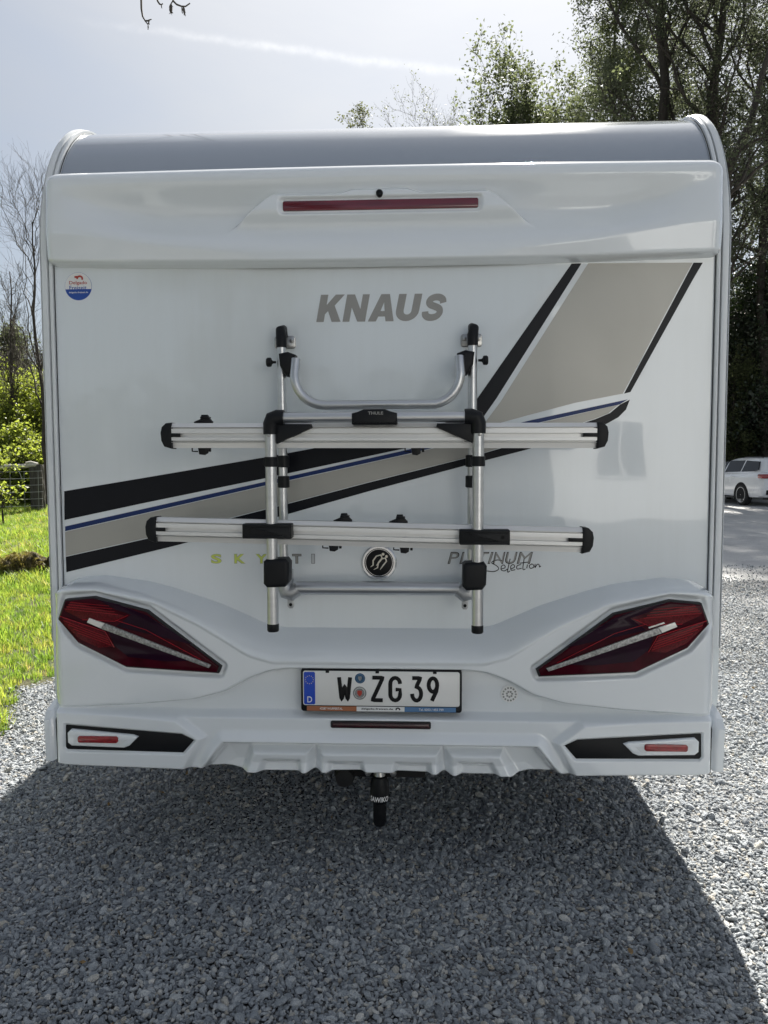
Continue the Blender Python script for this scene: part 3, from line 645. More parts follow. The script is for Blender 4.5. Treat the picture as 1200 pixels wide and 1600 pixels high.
for i, (mm, s_, tm) in enumerate((('orange', '42287 WUPPERTAL', 'whiteprint'), ('stickwhite', 'delgado-freizeit.de', 'ink'), ('skyblue', 'Tel. 0202 / 455 799', 'whiteprint'))):
    sp = MB().prism([(bx[i], PZ0+.003), (bx[i+1], PZ0+.003), (bx[i+1], PZ0+.019), (bx[i], PZ0+.019)], YP-.0172, YP-.012).build('holder_strip', mm, hold, False)
    l = bx[i+1]-bx[i]; k0, k1 = (.26, .72) if i == 0 else (.10, .76) if i == 1 else (.28, .76)
    text('strip_lettering', s_, (bx[i]+l*k0, bx[i]+l*k1, PZ0+.0075, PZ0+.0150), YP-.0174, tm, sp, bold=.01)
stroke('strip_emblem', [arc(bx[2]-.022, PZ0+.0105, .006, .005, 200, -20, 8)], 'ink', hold, .0022, YP-.0180)
for sx in (PX0+.09, .0, PX1-.09): MB().box(sx-.006, sx+.006, YP-.0215, YP-.01, PZ1-.012, PZ1-.004, .001).build('holder_clip', 'blackpl', hold)
# --- tow hitch under the bumper
th = MB().tube([(.003, -.03, .385), (.003, -.055, .365), (.003, -.06, .33)], .020, 16).build('tow_bar', 'steel', van)
MB().lathe([(.013, .355), (.024, .350), (.031, .330), (.0335, .290), (.0335, .272), (.027, .262), (.023, .258), (.0225, .190), (.019, .180), (.0001, .177)], 28, 'z', None, (.003, -.06, 0)).build('ball_cover', 'blackpl', th)
tx = text('cover_lettering', 'SAWIKO', (-.033, .039, .2725, .2905), -.0945, 'whiteprint', th, shear=.1, bold=.02)
for v in tx.data.vertices:                       # wrap round the cover
    aa = (v.co.x-.003)/.0340; r_ = .0340+(-.0945-v.co.y); v.co.x = .003+r_*math.sin(aa); v.co.y = -.06-r_*math.cos(aa)
MB().box(-.16, .16, -.01, .05, .325, .42, .004).build('hitch_plate', 'under', van)
for sx in (-.038, .049): MB().lathe([(.0001, -.045), (.011, -.043), (.012, -.036), (.012, -.01)], 6, 'y', None, (sx, .0, .352)).build('hitch_bolt', 'steel', van)
MB().lathe([(.0001, -.055), (.03, -.05), (.034, -.03), (.034, .03)], 20, 'y', None, (-.12, 0, .335)).build('trailer_socket', 'under', van)

# --- stripes and lettering on the sheet (thin foil)
W = lambda px, py: P(px, py, 0)
def foil(name, pts, m, y=-.0012): return MB().prism([W(*p) for p in pts], y, .001).build(name, m, van, False)
foil('black_stripe', [(100.5, 767.5), (220, 747.5), (417, 714), (477, 703), (690, 662), (722, 652), (742, 628), (893, 412), (908.5, 411.5), (776, 622), (755, 652), (736, 668), (700, 682), (640, 699), (415, 747), (220, 787), (101, 812.5)], 'foilblack')
foil('blue_stripe', [(102, 822.5), (415, 752.5), (640, 702), (830, 656.5), (981, 624), (968, 632), (830, 663), (640, 708.5), (415, 758.5), (102, 830)], 'foilblue')
foil('beige_stripe', [(102, 831), (415, 759.5), (640, 709.5), (830, 664), (966, 632.6), (950, 646), (930, 654), (823, 688), (732, 714), (580, 752), (447, 787), (280, 829), (103, 869)], 'foilbeige')
foil('black_stripe', [(103, 870), (280, 830.5), (447, 788), (580, 753), (732, 715), (823, 689), (930, 655), (953, 645.5), (969, 632), (984, 624.5), (978, 640), (966, 652), (948, 662), (823, 702.5), (732, 726), (580, 766.5), (447, 804), (280, 851), (104, 894)], 'foilblack')
foil('beige_panel', [(919, 411.5), (1082, 410.5), (1068, 436), (973, 615), (900, 629), (820, 650), (770, 664), (758, 660), (782, 628)], 'foilbeige')
foil('black_edge_stripe', [(1083.5, 410.5), (1098, 410.5), (1083, 436), (985, 612.5), (975, 615)], 'foilblack')
def tbox(p0, p1, q0, q1): a_, b_ = W(p0, (q0+q1)/2), W(p1, (q0+q1)/2); return (a_[0], b_[0], W((p0+p1)/2, q1)[1], W((p0+p1)/2, q0)[1])
def ribbon(c, w):
    c = [Vector((x, z)) for x, z in c]; l, r_ = [], []; e_ = [c[0]*2-c[1]]+c+[c[-1]*2-c[-2]]; c = []
    for i in range(1, len(e_)-2):                # smooth curve through the points
        p0, p1, p2, p3 = e_[i-1:i+3]
        for k in range(4): u = k/4; c.append(.5*((2*p1)+(p2-p0)*u+(2*p0-5*p1+4*p2-p3)*u*u+(3*p1-p0-3*p2+p3)*u**3))
    c.append(e_[-2])
    for i, p in enumerate(c):
        t_ = (c[min(i+1, len(c)-1)]-c[max(i-1, 0)]).normalized(); n_ = Vector((-t_.y, t_.x))*w/2; l.append(tuple(p+n_)); r_.append(tuple(p-n_))
    return l+r_[::-1]
HEAVY = {'K': [(0, 0), (.30, 0), (.30, .28), (.40, .40), (.62, 0), (.98, 0), (.63, .60), (.96, 1), (.60, 1), (.30, .62), (.30, 1), (0, 1)],
         'N': [(0, 0), (.28, 0), (.28, .52), (.60, 0), (.92, 0), (.92, 1), (.64, 1), (.64, .46), (.32, 1), (0, 1)],
         'A': [(0, 0), (.32, 0), (.38, .18), (.509, .18), (.509, .38), (.43, .38), (.51, .70), (.59, .38), (.511, .38), (.511, .18), (.64, .18), (.70, 0), (1.02, 0), (.68, 1), (.34, 1)],
         'U': [(0, 1)]+arc(.44, .38, .44, .38, 180, 360, 13)+[(.88, 1), (.59, 1)]+arc(.44, .38, .15, .14, 360, 180, 9)+[(.29, 1)],
         'S': ribbon([(.76, .66), (.72, .78), (.58, .86), (.40, .865), (.25, .80), (.21, .69), (.30, .59), (.47, .53), (.64, .45), (.69, .32), (.61, .19), (.44, .135), (.26, .15), (.14, .24), (.12, .35)], .245)}
for ch, p0, p1, dz in (('K', 494, 539, 0), ('N', 535, 578, -.4), ('A', 574.5, 615, -.8), ('U', 618.5, 660, -1.3), ('S', 659, 697.5, -1.6)):
    bb = tbox(p0, p1, 460.5+dz, 503+dz); pts = [(x+.2*z, z) for x, z in HEAVY[ch]]
    x0, x1 = min(p[0] for p in pts), max(p[0] for p in pts); z0, z1 = min(p[1] for p in pts), max(p[1] for p in pts)
    MB().prism([(bb[0]+(x-x0)/(x1-x0)*(bb[1]-bb[0]), bb[2]+(z-z0)/(z1-z0)*(bb[3]-bb[2])) for x, z in pts], -.0012, .0005).build('brand_letter', 'foilgrey', van, False)
for ch, p0, p1, mm in (('S', 330, 346, 'lime'), ('K', 366.5, 383, 'lime'), ('Y', 400, 417, 'lime'), ('T', 457, 470.5, 'foilgrey'), ('I', 487, 491.5, 'palegrey')):
    b_ = tbox(p0, p1, 866, 880)
    o = text('model_letter', ch, (b_[0]-.0012, b_[1]+.0012, b_[2]-.0012, b_[3]+.0012), -.0002, 'foilgrey' if mm == 'lime' else 'ink', van, bold=.05 if ch != 'I' else .02, depth=.0006)
    text('letter_fill', ch, b_, -.0004, mm, o, bold=.022 if ch != 'I' else .01, depth=.001)
for ch, p0, p1 in (('P', 700, 717), ('L', 718.5, 731), ('A', 729.5, 747), ('T', 747.5, 764), ('I', 762.5, 770.5), ('N', 770.5, 789), ('U', 790, 808), ('M', 808, 832)):
    b_ = tbox(p0, p1, 863, 880.5)
    o = text('series_letter', ch, (b_[0]-.0014, b_[1]+.0014, b_[2]-.0012, b_[3]+.0012), -.0002, 'ink', van, shear=.22, bold=.0, depth=.0006)
    text('letter_fill', ch, (b_[0]+.0012, b_[1]-.0012, b_[2]+.0010, b_[3]-.0010), -.0004, 'foilgrey', o, shear=.22, bold=.0, depth=.001)
sc = [[(785, 876), (776, 875), (768, 879), (776, 884), (779, 889), (772, 893), (760, 892)], [(783, 889), (789, 887), (788, 883), (784, 884), (783, 890), (788, 892), (793, 889)], [(797, 873), (793, 893), (797, 892)],
      [(798, 889), (804, 886), (802, 882), (798, 885), (799, 891), (805, 890)], [(814, 882), (808, 884), (808, 889), (815, 888)], [(819, 872), (817, 889), (821, 889)], [(812, 880), (827, 878)], [(824, 882), (823, 888)],
      [(831, 881), (827, 884), (829, 888), (834, 886), (833, 882), (830, 881)], [(836, 881), (836, 887), (839, 882), (842, 882), (843, 886), (845, 884)]]
def smooth_line(l):
    e_ = [Vector(p) for p in l]; e_ = [e_[0]*2-e_[1]]+e_+[e_[-1]*2-e_[-2]]; c = []
    for i in range(1, len(e_)-2):
        p0, p1, p2, p3 = e_[i-1:i+3]
        for k in range(4): u = k/4; c.append(tuple(.5*((2*p1)+(p2-p0)*u+(2*p0-5*p1+4*p2-p3)*u*u+(3*p1-p0-3*p2+p3)*u**3)))
    return c+[tuple(e_[-2])]
stroke('script_lettering', [[W(*p) for p in smooth_line(l)] for l in sc], 'ink', van, .0016, -.0008, 6, .5)
# emblem
ec = W(592.5, 878.5)
em = MB().lathe([(.0001, 0), (.061, 0), (.061, -.008), (.056, -.0145), (.050, -.0145), (.047, -.010), (.0001, -.010)], 56, 'y', None, (ec[0], 0, ec[1])).build('emblem', 'chrome', van)
MB().lathe([(.0001, -.0135), (.042, -.0135), (.0455, -.0115), (.0455, -.009)], 48, 'y', None, (ec[0], 0, ec[1])).build('emblem_disc', 'ink', em)
E_ = lambda px, py: P(px, py, -.0145)
bird = MB()
for l in ([(579, 886), (583, 883), (583, 876), (588, 869), (595, 867), (597, 872), (592, 878), (588, 884)], [(584, 890), (590, 887), (591, 880), (597, 873), (602, 872), (604, 877), (599, 883), (594, 890)]):
    bird.tube([(E_(*p)[0], -.0142, E_(*p)[1]) for p in l], [.001, .0022, .0024, .0024, .0026, .0026, .0024, .0010], 8, True, (-.0142, .4))
for c_ in ((598.5, 866), (604, 869.5)): bird.prism(circle(*E_(*c_), .0048, 14), -.0150, -.0135)
bird.build('emblem_birds', 'cream', em)
# dealer sticker and round badge
sc_ = W(122.5, 447.5)
sk = MB().prism(circle(*sc_, .047, 40), -.0008, .001).build('dealer_sticker', 'stickblue', van, False)
MB().prism([(x, z) for x, z in circle(*sc_, .0462, 60) if z > sc_[1]-.0135], -.0012, .001).build('sticker_white', 'stickwhite', sk, False)
text('sticker_lettering', 'Delgado', (sc_[0]-.031, sc_[0]+.031, sc_[1]+.0035, sc_[1]+.018), -.0012, 'stickred', sk, bold=.005)
text('sticker_lettering', 'Freizeit', (sc_[0]-.031, sc_[0]+.029, sc_[1]-.0115, sc_[1]+.002), -.0012, 'stickblue', sk, bold=.005)
text('sticker_lettering', 'delgado-freizeit.de', (sc_[0]-.033, sc_[0]+.034, sc_[1]-.0245, sc_[1]-.0175), -.0008, 'whiteprint', sk, bold=.01)
stroke('sticker_emblem', [arc(sc_[0]+.006, sc_[1]+.026, .009, .008, 190, -30, 9), [(sc_[0]-.012, sc_[1]+.031), (sc_[0]-.002, sc_[1]+.032)]], 'stickred', sk, .0032, -.0014)
bc = P(797, 1087.5, -.10); by = bump_y(bc[0], bc[1])-.002
bd = MB().prism(circle(*bc, .0285, 36), by-.0012, by+.012).build('round_badge', 'stickwhite', van, False)
g_ = MB()
for i in range(14):
    aa = 2*math.pi*i/14; g_.prism(circle(bc[0]+.0215*math.cos(aa), bc[1]+.0215*math.sin(aa), .0034, 8), by-.0018, by)
for i in range(7):
    aa = 2*math.pi*i/7+.2; g_.prism(circle(bc[0]+.009*math.cos(aa), bc[1]+.009*math.sin(aa), .0036, 8), by-.0018, by)
g_.build('badge_print', 'sealgrey', bd, False)

# ------------------------------------------------------------------ folded bicycle carrier on the rear wall
rack = thing('bike_carrier', 'folded silver aluminium bicycle carrier with black joints mounted on the rear wall', 'bike rack', (0, -.07, .9))
RO = Vector((0, -.07, .9))
def rk(mb, name, m, parent=None, smooth=True, angle=35):
    o = mb.build(name, m, parent or rack, smooth, angle)
    if parent is None or parent is rack: o.matrix_parent_inverse = Matrix.Translation(-RO)
    return o
YB, YF, YR = -.075, -.272, -.225
for sgn, xb in ((-1, -.3165), (1, .3135)):
    bt = rk(MB().tube([(xb, YB, 1.02), (xb, YB, 1.82)], .0150, 16), 'back_tube', 'alu')
    top = MB().tube([(xb, YB-.001, 1.806), (xb, YB-.001, 1.840), (xb+.004*sgn, YB+.010, 1.864), (xb, YB+.035, 1.872), (xb, -.012, 1.852)], [.0175, .0180, .0165, .014, .011], 16)
    rk(top, 'tube_cap', 'blackpl')
    pl_ = MB().prism(rrect(xb-.036, xb+.036, 1.812, 1.855, .010), -.010, -.0005, .003)
    bk = rk(pl_, 'wall_bracket', 'steel')
    for dx in (-.024, .024): rk(MB().lathe([(.0001, -.020), (.007, -.019), (.008, -.014), (.008, -.006)], 6, 'y', None, (xb+dx, 0, 1.838)), 'bracket_bolt', 'steel', bk)
    # pivot of the U bar and its turning knob
    px_ = xb-sgn*.030
    pv = MB().prism([(px_+sgn*.034, 1.782), (px_+sgn*.030, 1.742), (px_+sgn*.012, 1.710), (px_-sgn*.006, 1.708), (px_-sgn*.016, 1.742), (px_-sgn*.022, 1.778), (px_+sgn*.004, 1.788)], YB-.044, YB+.006, .012, 4)
    rk(pv, 'bar_pivot', 'blackpl')
    kx = xb+sgn*.018
    kn = MB().lathe([(.004, 0), (.0045, .010), (.008, .014), (.014, .016), (.0155, .020), (.0155, .028), (.012, .032), (.0001, .033)], 16, 'x', Matrix.Translation((kx, YB-.004, 1.758)) @ Matrix.Diagonal((sgn, 1, 1, 1)))
    rk(kn, 'turning_knob', 'blackpl')
    # front (folded) tube
    xf = -.318 if sgn < 0 else .3195
    rk(MB().tube([(xf, YF, .918), (xf, YF, 1.525)], .0178, 18), 'front_tube', 'alu')
    rk(MB().lathe([(.0001, .898), (.016, .899), (.0186, .903), (.0186, .922), (.0178, .924)], 20, 'z', None, (xf, YF, 0)), 'tube_end_cap', 'blackpl')
    rk(MB().lathe([(.0001, 0), (.0055, .0005), (.0065, .003), (.0065, .006)], 12, 'y', Matrix.Translation((xf+sgn*.003, YF-.0215, 1.5115)), ), 'frame_screw', 'steel')
    # elbow between front tube and cross tube, with its gusset
    el = MB().tube([(xf, YF, 1.514), (xf, YF, 1.545), (xf-sgn*.006, YF, 1.560), (xf-sgn*.022, YF, 1.5655), (xf-sgn*.042, YF, 1.5655)], [.0225, .0235, .0255, .0245, .0235], 16)
    rk(el, 'elbow', 'blackpl')
    rk(MB().prism([(xf-sgn*.014, 1.546), (xf-sgn*.125, 1.545), (xf-sgn*.128, 1.536), (xf-sgn*.118, 1.529), (xf-sgn*.016, 1.485)], YF-.004, YF+.040, .004), 'gusset', 'blackpl')
    # bands
    bn = MB(); bn.lathe([(.0178, 1.414), (.0212, 1.416), (.0212, 1.443), (.0178, 1.445)], 20, 'z', None, (xf, YF, 0)); bn.box(xf-.0225, xf-.014, YF-.012, YF+.012, 1.417, 1.442, .002)
    rk(bn, 'clamp_band', 'blackpl')
    for zz in (1.43, 1.362):
        rk(MB().lathe([(.0155, zz-.020), (.0200, zz-.018), (.0200, zz+.018), (.0155, zz+.020)], 18, 'z', None, (xb+(.002 if sgn < 0 else -.002), YB, 0)), 'clamp_band', 'blackpl')
    # lower holders that join front and back tubes
    hx0, hx1 = (xf-.028, xf+.058) if sgn < 0 else (xf-.050, xf+.029)
    zz0, zz1 = (1.040, 1.128) if sgn < 0 else (1.034, 1.120)
    hp = [(hx0+.004, zz1-.006), (hx0+.012, zz1), (hx1-.012, zz1+.003), (hx1-.002, zz1-.010), (hx1-.004, zz0+.018), (hx1-.016, zz0+.002), (hx0+.014, zz0), (hx0+.003, zz0+.012)]
    rk(MB().prism(hp, YF-.026, YF+.038, .012, 4), 'hinge_block', 'blackpl')
    rk(MB().box(xb-.014, xb+.014, YF+.02, YB+.02, zz0+.03, zz1-.02, .006), 'hinge_arm', 'blackpl')
    # casting at the lower end of the back tube
    cxx = xb+sgn*-.004
    ca = MB().tube([(xb, YB, 1.055), (xb, YB, 1.010), (xb-sgn*.008, YB, .992), (xb-sgn*.025, YB, .987), (xb-sgn*.045, YB, 1.002)], [.021, .025, .028, .028, .024], 16)
    ca.prism([(xb-sgn*.022-.011, .975), (xb-sgn*.022+.011, .975), (xb-sgn*.022+.011, .942), (xb-sgn*.022+.006, .935), (xb-sgn*.022-.006, .935), (xb-sgn*.022-.011, .942)], YB-.006, YB+.002, .002)
    cs = rk(ca, 'foot_casting', 'cast')
    rk(MB().lathe([(.0001, 0), (.0055, 0), (.0055, .004)], 16, 'y', Matrix.Translation((xb-sgn*.022, YB-.0072, .948))), 'bolt_hole', 'gap', cs)
    rk(MB().box(xb-.02, xb+.02, YB+.01, -.002, 1.0, 1.06, .004), 'wall_foot', 'cast', cs)
# lower cross tube
rk(MB().tube([(-.275, YB, 1.0045), (.272, YB, 1.0045)], .0232, 18), 'lower_cross_tube', 'alu')
# U-shaped upper bar
ub = lambda px, py: P(px, py, YB-.060)
ptl = [ub(460.5, 556), ub(459.5, 590)]+[]
c0, c1_ = ub(461, 560), ub(718, 556); zb_ = ub(590, 632.5)[1]; rr_ = .098
pth = [(c0[0], YB-.045, c0[1]), (c0[0]-.003, YB-.055, zb_+rr_)]
for i in range(1, 9): aa = math.pi+math.pi/2*i/8; pth.append((c0[0]-.003+rr_+rr_*math.cos(aa), YB-.06, zb_+rr_+rr_*math.sin(aa)))
for i in range(1, 9): aa = 1.5*math.pi+math.pi/2*i/8; pth.append((c1_[0]+.003-rr_+rr_*math.cos(aa), YB-.06, zb_+rr_+rr_*math.sin(aa)))
pth.append((c1_[0], YB-.045, c1_[1]))
rk(MB().tube(pth, .0152, 16), 'upper_bar', 'alu')
# front cross tube with centre grip
rk(MB().tube([(-.285, YF, 1.5655), (.287, YF, 1.5655)], .0165, 16), 'front_cross_tube', 'alu')
g0, g1 = P(549.5, 655, YF-.02)[0], P(620.5, 655, YF-.02)[0]
gp = [(g0, 1.5435), (g0, 1.576), (g0+.020, 1.5815), (g0+.036, 1.588), (g1-.036, 1.588), (g1-.020, 1.5815), (g1, 1.576), (g1, 1.5435), (g1-.004, 1.541), (g0+.004, 1.541)]
gr = rk(MB().prism(gp, YF-.026, YF+.02, .007, 3), 'centre_grip', 'blackpl')
text('grip_lettering', 'THULE', (g0+.050, g1-.042, 1.5715, 1.5805), YF-.0262, 'foilgrey', gr, bold=.02, depth=.0008)
# wheel rails: grooved aluminium extrusions with black end caps
def wheel_rail(xl, xr, zl_, zr_):
    y0 = YR-.030; hz = .0385
    pr = [(y0+.034, hz), (y0+.008, hz), (y0+.002, hz-.010), (y0+.000, hz-.013), (y0+.014, hz-.0135), (y0+.014, hz-.0170), (y0, hz-.0175), (y0, .0070), (y0+.013, .0062), (y0+.013, -.0047), (y0, -.0055), (y0, -.0160), (y0+.014, -.0165),
          (y0+.014, -.0197), (y0, -.020), (y0+.001, -.0215), (y0+.012, -.0225), (y0+.016, -hz), (y0+.045, -hz), (y0+.045, -hz+.004), (y0+.034, hz-.004)]
    L_ = math.hypot(xr-xl, zr_-zl_); an = math.atan2(zr_-zl_, xr-xl)
    mt = Matrix.Translation(((xl+xr)/2, 0, (zl_+zr_)/2)) @ Matrix.Rotation(-an, 4, 'Y')
    n_ = len(pr); vs = [mt @ Vector((sx*L_/2, y, z)) for sx in (-1, 1) for y, z in pr]
    fs = [(i, (i+1) % n_, n_+(i+1) % n_, n_+i) for i in range(n_)]+[tuple(range(n_)), tuple(range(2*n_-1, n_-1, -1))]
    ra = rk(MB().add(vs, fs), 'wheel_rail', 'alurail', None, False)
    for sx in (-1, 1):
        ex = sx*L_/2
        cp = MB().prism([(ex-sx*.002, hz+.002), (ex+sx*.016, hz), (ex+sx*.029, hz-.012), (ex+sx*.033, hz-.03), (ex+sx*.031, -hz+.022), (ex+sx*.022, -hz+.004), (ex-sx*.002, -hz-.003)], y0-.004, y0+.048, .005, 3, mtx=mt)
        rk(cp, 'rail_end_cap', 'blackpl', ra)
        rk(MB().box(ex-sx*.030-.014, ex-sx*.010+.010 if sx > 0 else ex+.030+.004, y0-.0025, y0+.006, -.0045, .0070, .001, mtx=mt) if sx > 0 else MB().box(ex+.0, ex+.030, y0-.0025, y0+.006, -.0045, .0070, .001, mtx=mt), 'slot_plug', 'blackpl', ra)
    return ra, mt
q = lambda px, py: P(px, py, YR-.03)
u0, u1, v0, v1 = q(267, 680.5), q(934, 680), q(243, 827.5), q(911, 844.5)
railu, mu = wheel_rail(u0[0], u1[0], u0[1], u1[1]); raill, ml = wheel_rail(v0[0], v1[0], v0[1], v1[1])
# clamps that hold the lower rail to the front tubes
for p0, p1, zc_ in ((378.5, 455.5, 830), (718, 797, 839.5)):
    a_, b_ = P(p0, zc_, YF-.018), P(p1, zc_, YF-.018); zz = (a_[1]+b_[1])/2
    cl = MB().prism(rrect(a_[0], b_[0], zz-.0235, zz+.0225, .004), YF-.0215, YF+.022, .005, 3)
    cl.box(a_[0]+.004, b_[0]-.004, YF-.024, YF-.018, zz-.0215, zz-.014, .0015); cl.box(a_[0]+.004, b_[0]-.004, YF-.024, YF-.018, zz+.013, zz+.0205, .0015)
    c_ = rk(cl, 'rail_clamp', 'blackpl')
    hx = b_[0]-.022 if p0 > 600 else a_[0]+.022
    rk(MB().lathe([(.0001, 0), (.006, 0), (.0065, .003)], 14, 'y', Matrix.Translation((hx, YF-.0225, zz))), 'clamp_bolt', 'gap', c_)
# strap buckles on the back of the rails
def buckle(px, py, up, ra, w=1.0):
    x, z = P(px, py, YR); s_ = 1 if up else -1
    mb = MB()
    if up:
        mb.prism([(x-.032*w, z-.010), (x+.026*w, z-.010), (x+.026*w, z-.005), (x+.015*w, z+.006), (x+.010*w, z+.016), (x-.008*w, z+.016), (x-.012*w, z+.002), (x-.032*w, z-.006)], YR-.006, YR+.012, .003)
        mb.box(x-.010*w, x+.018*w, YR-.012, YR+.016, z+.003, z+.010, .002)
    else:
        mb.prism([(x-.016*w, z+.012), (x+.016*w, z+.012), (x+.014*w, z-.008), (x+.004, z-.014), (x-.012*w, z-.012)], YR-.004, YR+.014, .003)
        mb.tube([(x-.034*w, YR, z+.012), (x-.034*w, YR, z-.002), (x-.016*w, YR, z-.003)], .0025, 6); mb.box(x+.018*w, x+.026*w, YR-.004, YR+.004, z-.004, z+.012, .001)
    rk(mb, 'strap_buckle', 'blackpl', ra)
for px, py, up, ra in ((319, 656, True, railu), (317, 704, False, railu), (650, 704.5, False, railu), (537, 810, True, raill), (624, 812, True, raill), (521, 855, False, raill), (632, 858, False, raill)): buckle(px, py, up, ra)

# ------------------------------------------------------------------ parked car
GP = lambda px, py, z=0.0: (lambda d: CAM+d*((z-CAM[2])/d[2]))(ray(px, py))
fw = Vector((-.16, .987, 0)).normalized(); lf = Vector((-fw.y, fw.x, 0))
wl = GP(1162.5, 789.5); org = Vector((wl[0], wl[1], 0))-fw*(-1.33)-lf*.80
car = thing('parked_car', 'white estate car parked in front of the dark trees', 'car', org, math.atan2(fw.y, fw.x))
def interp(x, a, b_): return float(np.interp(x, a, b_))
SX = [-2.38, -2.35, -2.28, -2.1, -1.7, -1.33, -.9, 0, .9, 1.46, 1.9, 2.2, 2.33, 2.38]
SL = [.46, .36, .29, .25, .24, .22, .20, .19, .20, .21, .23, .28, .34, .42]
SB = [.84, .97, 1.01, 1.02, 1.01, 1.0, .99, .965, .945, .91, .84, .74, .66, .58]
SW = [.70, .82, .875, .905, .915, .918, .918, .918, .916, .912, .885, .80, .70, .55]
V = []; ns = 0
for x, l, b_, w in zip(SX, SL, SB, SW):
    h = b_-l; sec = [(0, l), (w*.80, l), (w*.95, l+.03), (w*.985, l+.12*h/.8), (w, l+.35*h), (w, l+.55*h), (w*.985, l+.72*h), (w*.985, l+.80*h), (w*.955, l+.94*h), (w*.91, b_), (w*.6, b_+.025), (0, b_+.035)]
    full = [(y, z) for y, z in sec]+[(-y, z) for y, z in sec[-2:0:-1]]
    V += [(x, y, z) for y, z in full]; ns = len(full)
F = [(i*ns+j, i*ns+(j+1) % ns, (i+1)*ns+(j+1) % ns, (i+1)*ns+j) for i in range(len(SX)-1) for j in range(ns)]+[tuple(range(ns)), tuple((len(SX)-1)*ns+j for j in range(ns))]
body = MB().add(V, F).build('body', 'carpaint', car, True, 32)
GZ = [.98, 1.10, 1.25, 1.36, 1.42, 1.455, 1.468]; GR_ = [-2.30, -2.253, -2.193, -2.15, -2.08, -1.90, -1.6]; GF = [.95, .62, .16, -.22, -.50, -.85, -1.1]; GW = [.865, .821, .766, .725, .685, .61, .50]
V = []; nl = 40
for z, r0, f0, w in zip(GZ, GR_, GF, GW):
    for k in range(nl):
        aa = 2*math.pi*(k+.5)/nl; c, s_ = math.cos(aa), math.sin(aa); p_ = .32
        V.append(((r0+f0)/2+(f0-r0)/2*math.copysign(abs(c)**p_, c), w*math.copysign(abs(s_)**p_, s_), z))
F = [(i*nl+j, i*nl+(j+1) % nl, (i+1)*nl+(j+1) % nl, (i+1)*nl+j) for i in range(len(GZ)-1) for j in range(nl)]+[tuple((len(GZ)-1)*nl+j for j in range(nl))]
roof_ = MB().add(V, F).build('cabin', 'carpaint', car, True, 32)
gw = lambda z: interp(z, GZ, GW); grr = lambda z: interp(z, GZ, GR_); gff = lambda z: interp(z, GZ, GF)
for sgn in (-1, 1):
    for pts in ([(-2.06, 1.09), (-1.98, 1.33), (-1.30, 1.365), (-1.22, 1.02), (-1.9, 1.045)], [(-1.17, 1.02), (-1.24, 1.367), (-.42, 1.352), (-.32, .995)], [(-.26, .993), (-.34, 1.340), (-.20, 1.315), (.04, 1.235), (.62, 1.0)]):
        vs = []; n_ = len(pts)
        for x, z in pts: vs += [(x, sgn*(gw(z)+.006), z)]
        for x, z in pts: vs += [(x, sgn*(gw(z)-.03), z)]
        MB().add(vs, [tuple(range(n_)), tuple(range(2*n_-1, n_-1, -1))]+[(i, (i+1) % n_, n_+(i+1) % n_, n_+i) for i in range(n_)]).build('side_window', 'glass', car, False)
    MB().tube([(-2.0, sgn*.64, 1.445), (-1.92, sgn*.64, 1.475), (-1.1, sgn*.64, 1.470), (-.95, sgn*.64, 1.435)], .012, 8).build('roof_rail', 'blackpl', car)
    MB().box(-2.392, -2.14, min(sgn*.46, sgn*.905), max(sgn*.46, sgn*.905), .835, .965, .03, 3).build('tail_lamp', 'carlamp', car)
    MB().box(.62, .78, min(sgn*.90, sgn*1.06), max(sgn*.90, sgn*1.06), .98, 1.11, .03, 3).build('wing_mirror', 'carpaint', car)
    MB().box(-1.6, 1.7, min(sgn*.90, sgn*.925), max(sgn*.90, sgn*.925), .235, .275, .006).build('sill_trim', 'blackpl', car)
    for hx in (-.95, .15): MB().box(hx, hx+.2, min(sgn*.905, sgn*.935), max(sgn*.905, sgn*.935), .86, .885, .008).build('door_handle', 'carpaint', car)
    for xw in (-1.33, 1.46):
        ar = MB().prism([(xw+.375*math.cos(a_), .32+.385*math.sin(a_)) for a_ in np.linspace(0, math.pi, 22)]+[(xw-.375, .2), (xw+.375, .2)], sgn*.84, sgn*.9225).build('wheel_arch', 'gap', car, False)
        mt = Matrix.Translation((xw, sgn*.815, .325)) @ Matrix.Diagonal((1, sgn, 1, 1))
        wh = MB().lathe([(.20, -.10), (.29, -.105), (.322, -.08), (.326, 0), (.322, .085), (.29, .112), (.235, .112), (.225, .06)], 36, 'y', mt, cap=False).build('wheel', 'tyre', car)
        rim_ = MB().lathe([(.0001, .03), (.06, .03), (.20, .035), (.235, .07), (.24, .112)], 32, 'y', mt, cap=False).build('rim', 'gap', wh)
        spk = MB()
        for k in range(5):
            for da in (-.16, .16):
                aa = k*2*math.pi/5; spk.prism([(math.cos(aa+da*2.2)*.05, math.sin(aa+da*2.2)*.05), (math.cos(aa+da-.10)*.235, math.sin(aa+da-.10)*.235), (math.cos(aa+da+.10)*.235, math.sin(aa+da+.10)*.235)], .10, .06, 0, 1, mt)
        spk.lathe([(.0001, .108), (.05, .106), (.055, .09), (.055, .05)], 20, 'y', mt); spk.lathe([(.222, .06), (.222, .112), (.236, .112), (.236, .06)], 36, 'y', mt, cap=False)
        spk.build('spokes', 'rim', wh, False)
rw = [(-.60, 1.06), (.60, 1.06), (.55, 1.37), (-.55, 1.37)]
MB().add([(grr(z)-.012, y, z) for y, z in rw]+[(grr(z)+.03, y, z) for y, z in rw], [(0, 1, 2, 3), (7, 6, 5, 4), (0, 4, 5, 1), (1, 5, 6, 2), (2, 6, 7, 3), (3, 7, 4, 0)]).build('rear_window', 'glass', car, False)
MB().box(-2.40, -2.30, -.75, .75, .36, .50, .03, 3).build('rear_bumper_trim', 'blackpl', car)
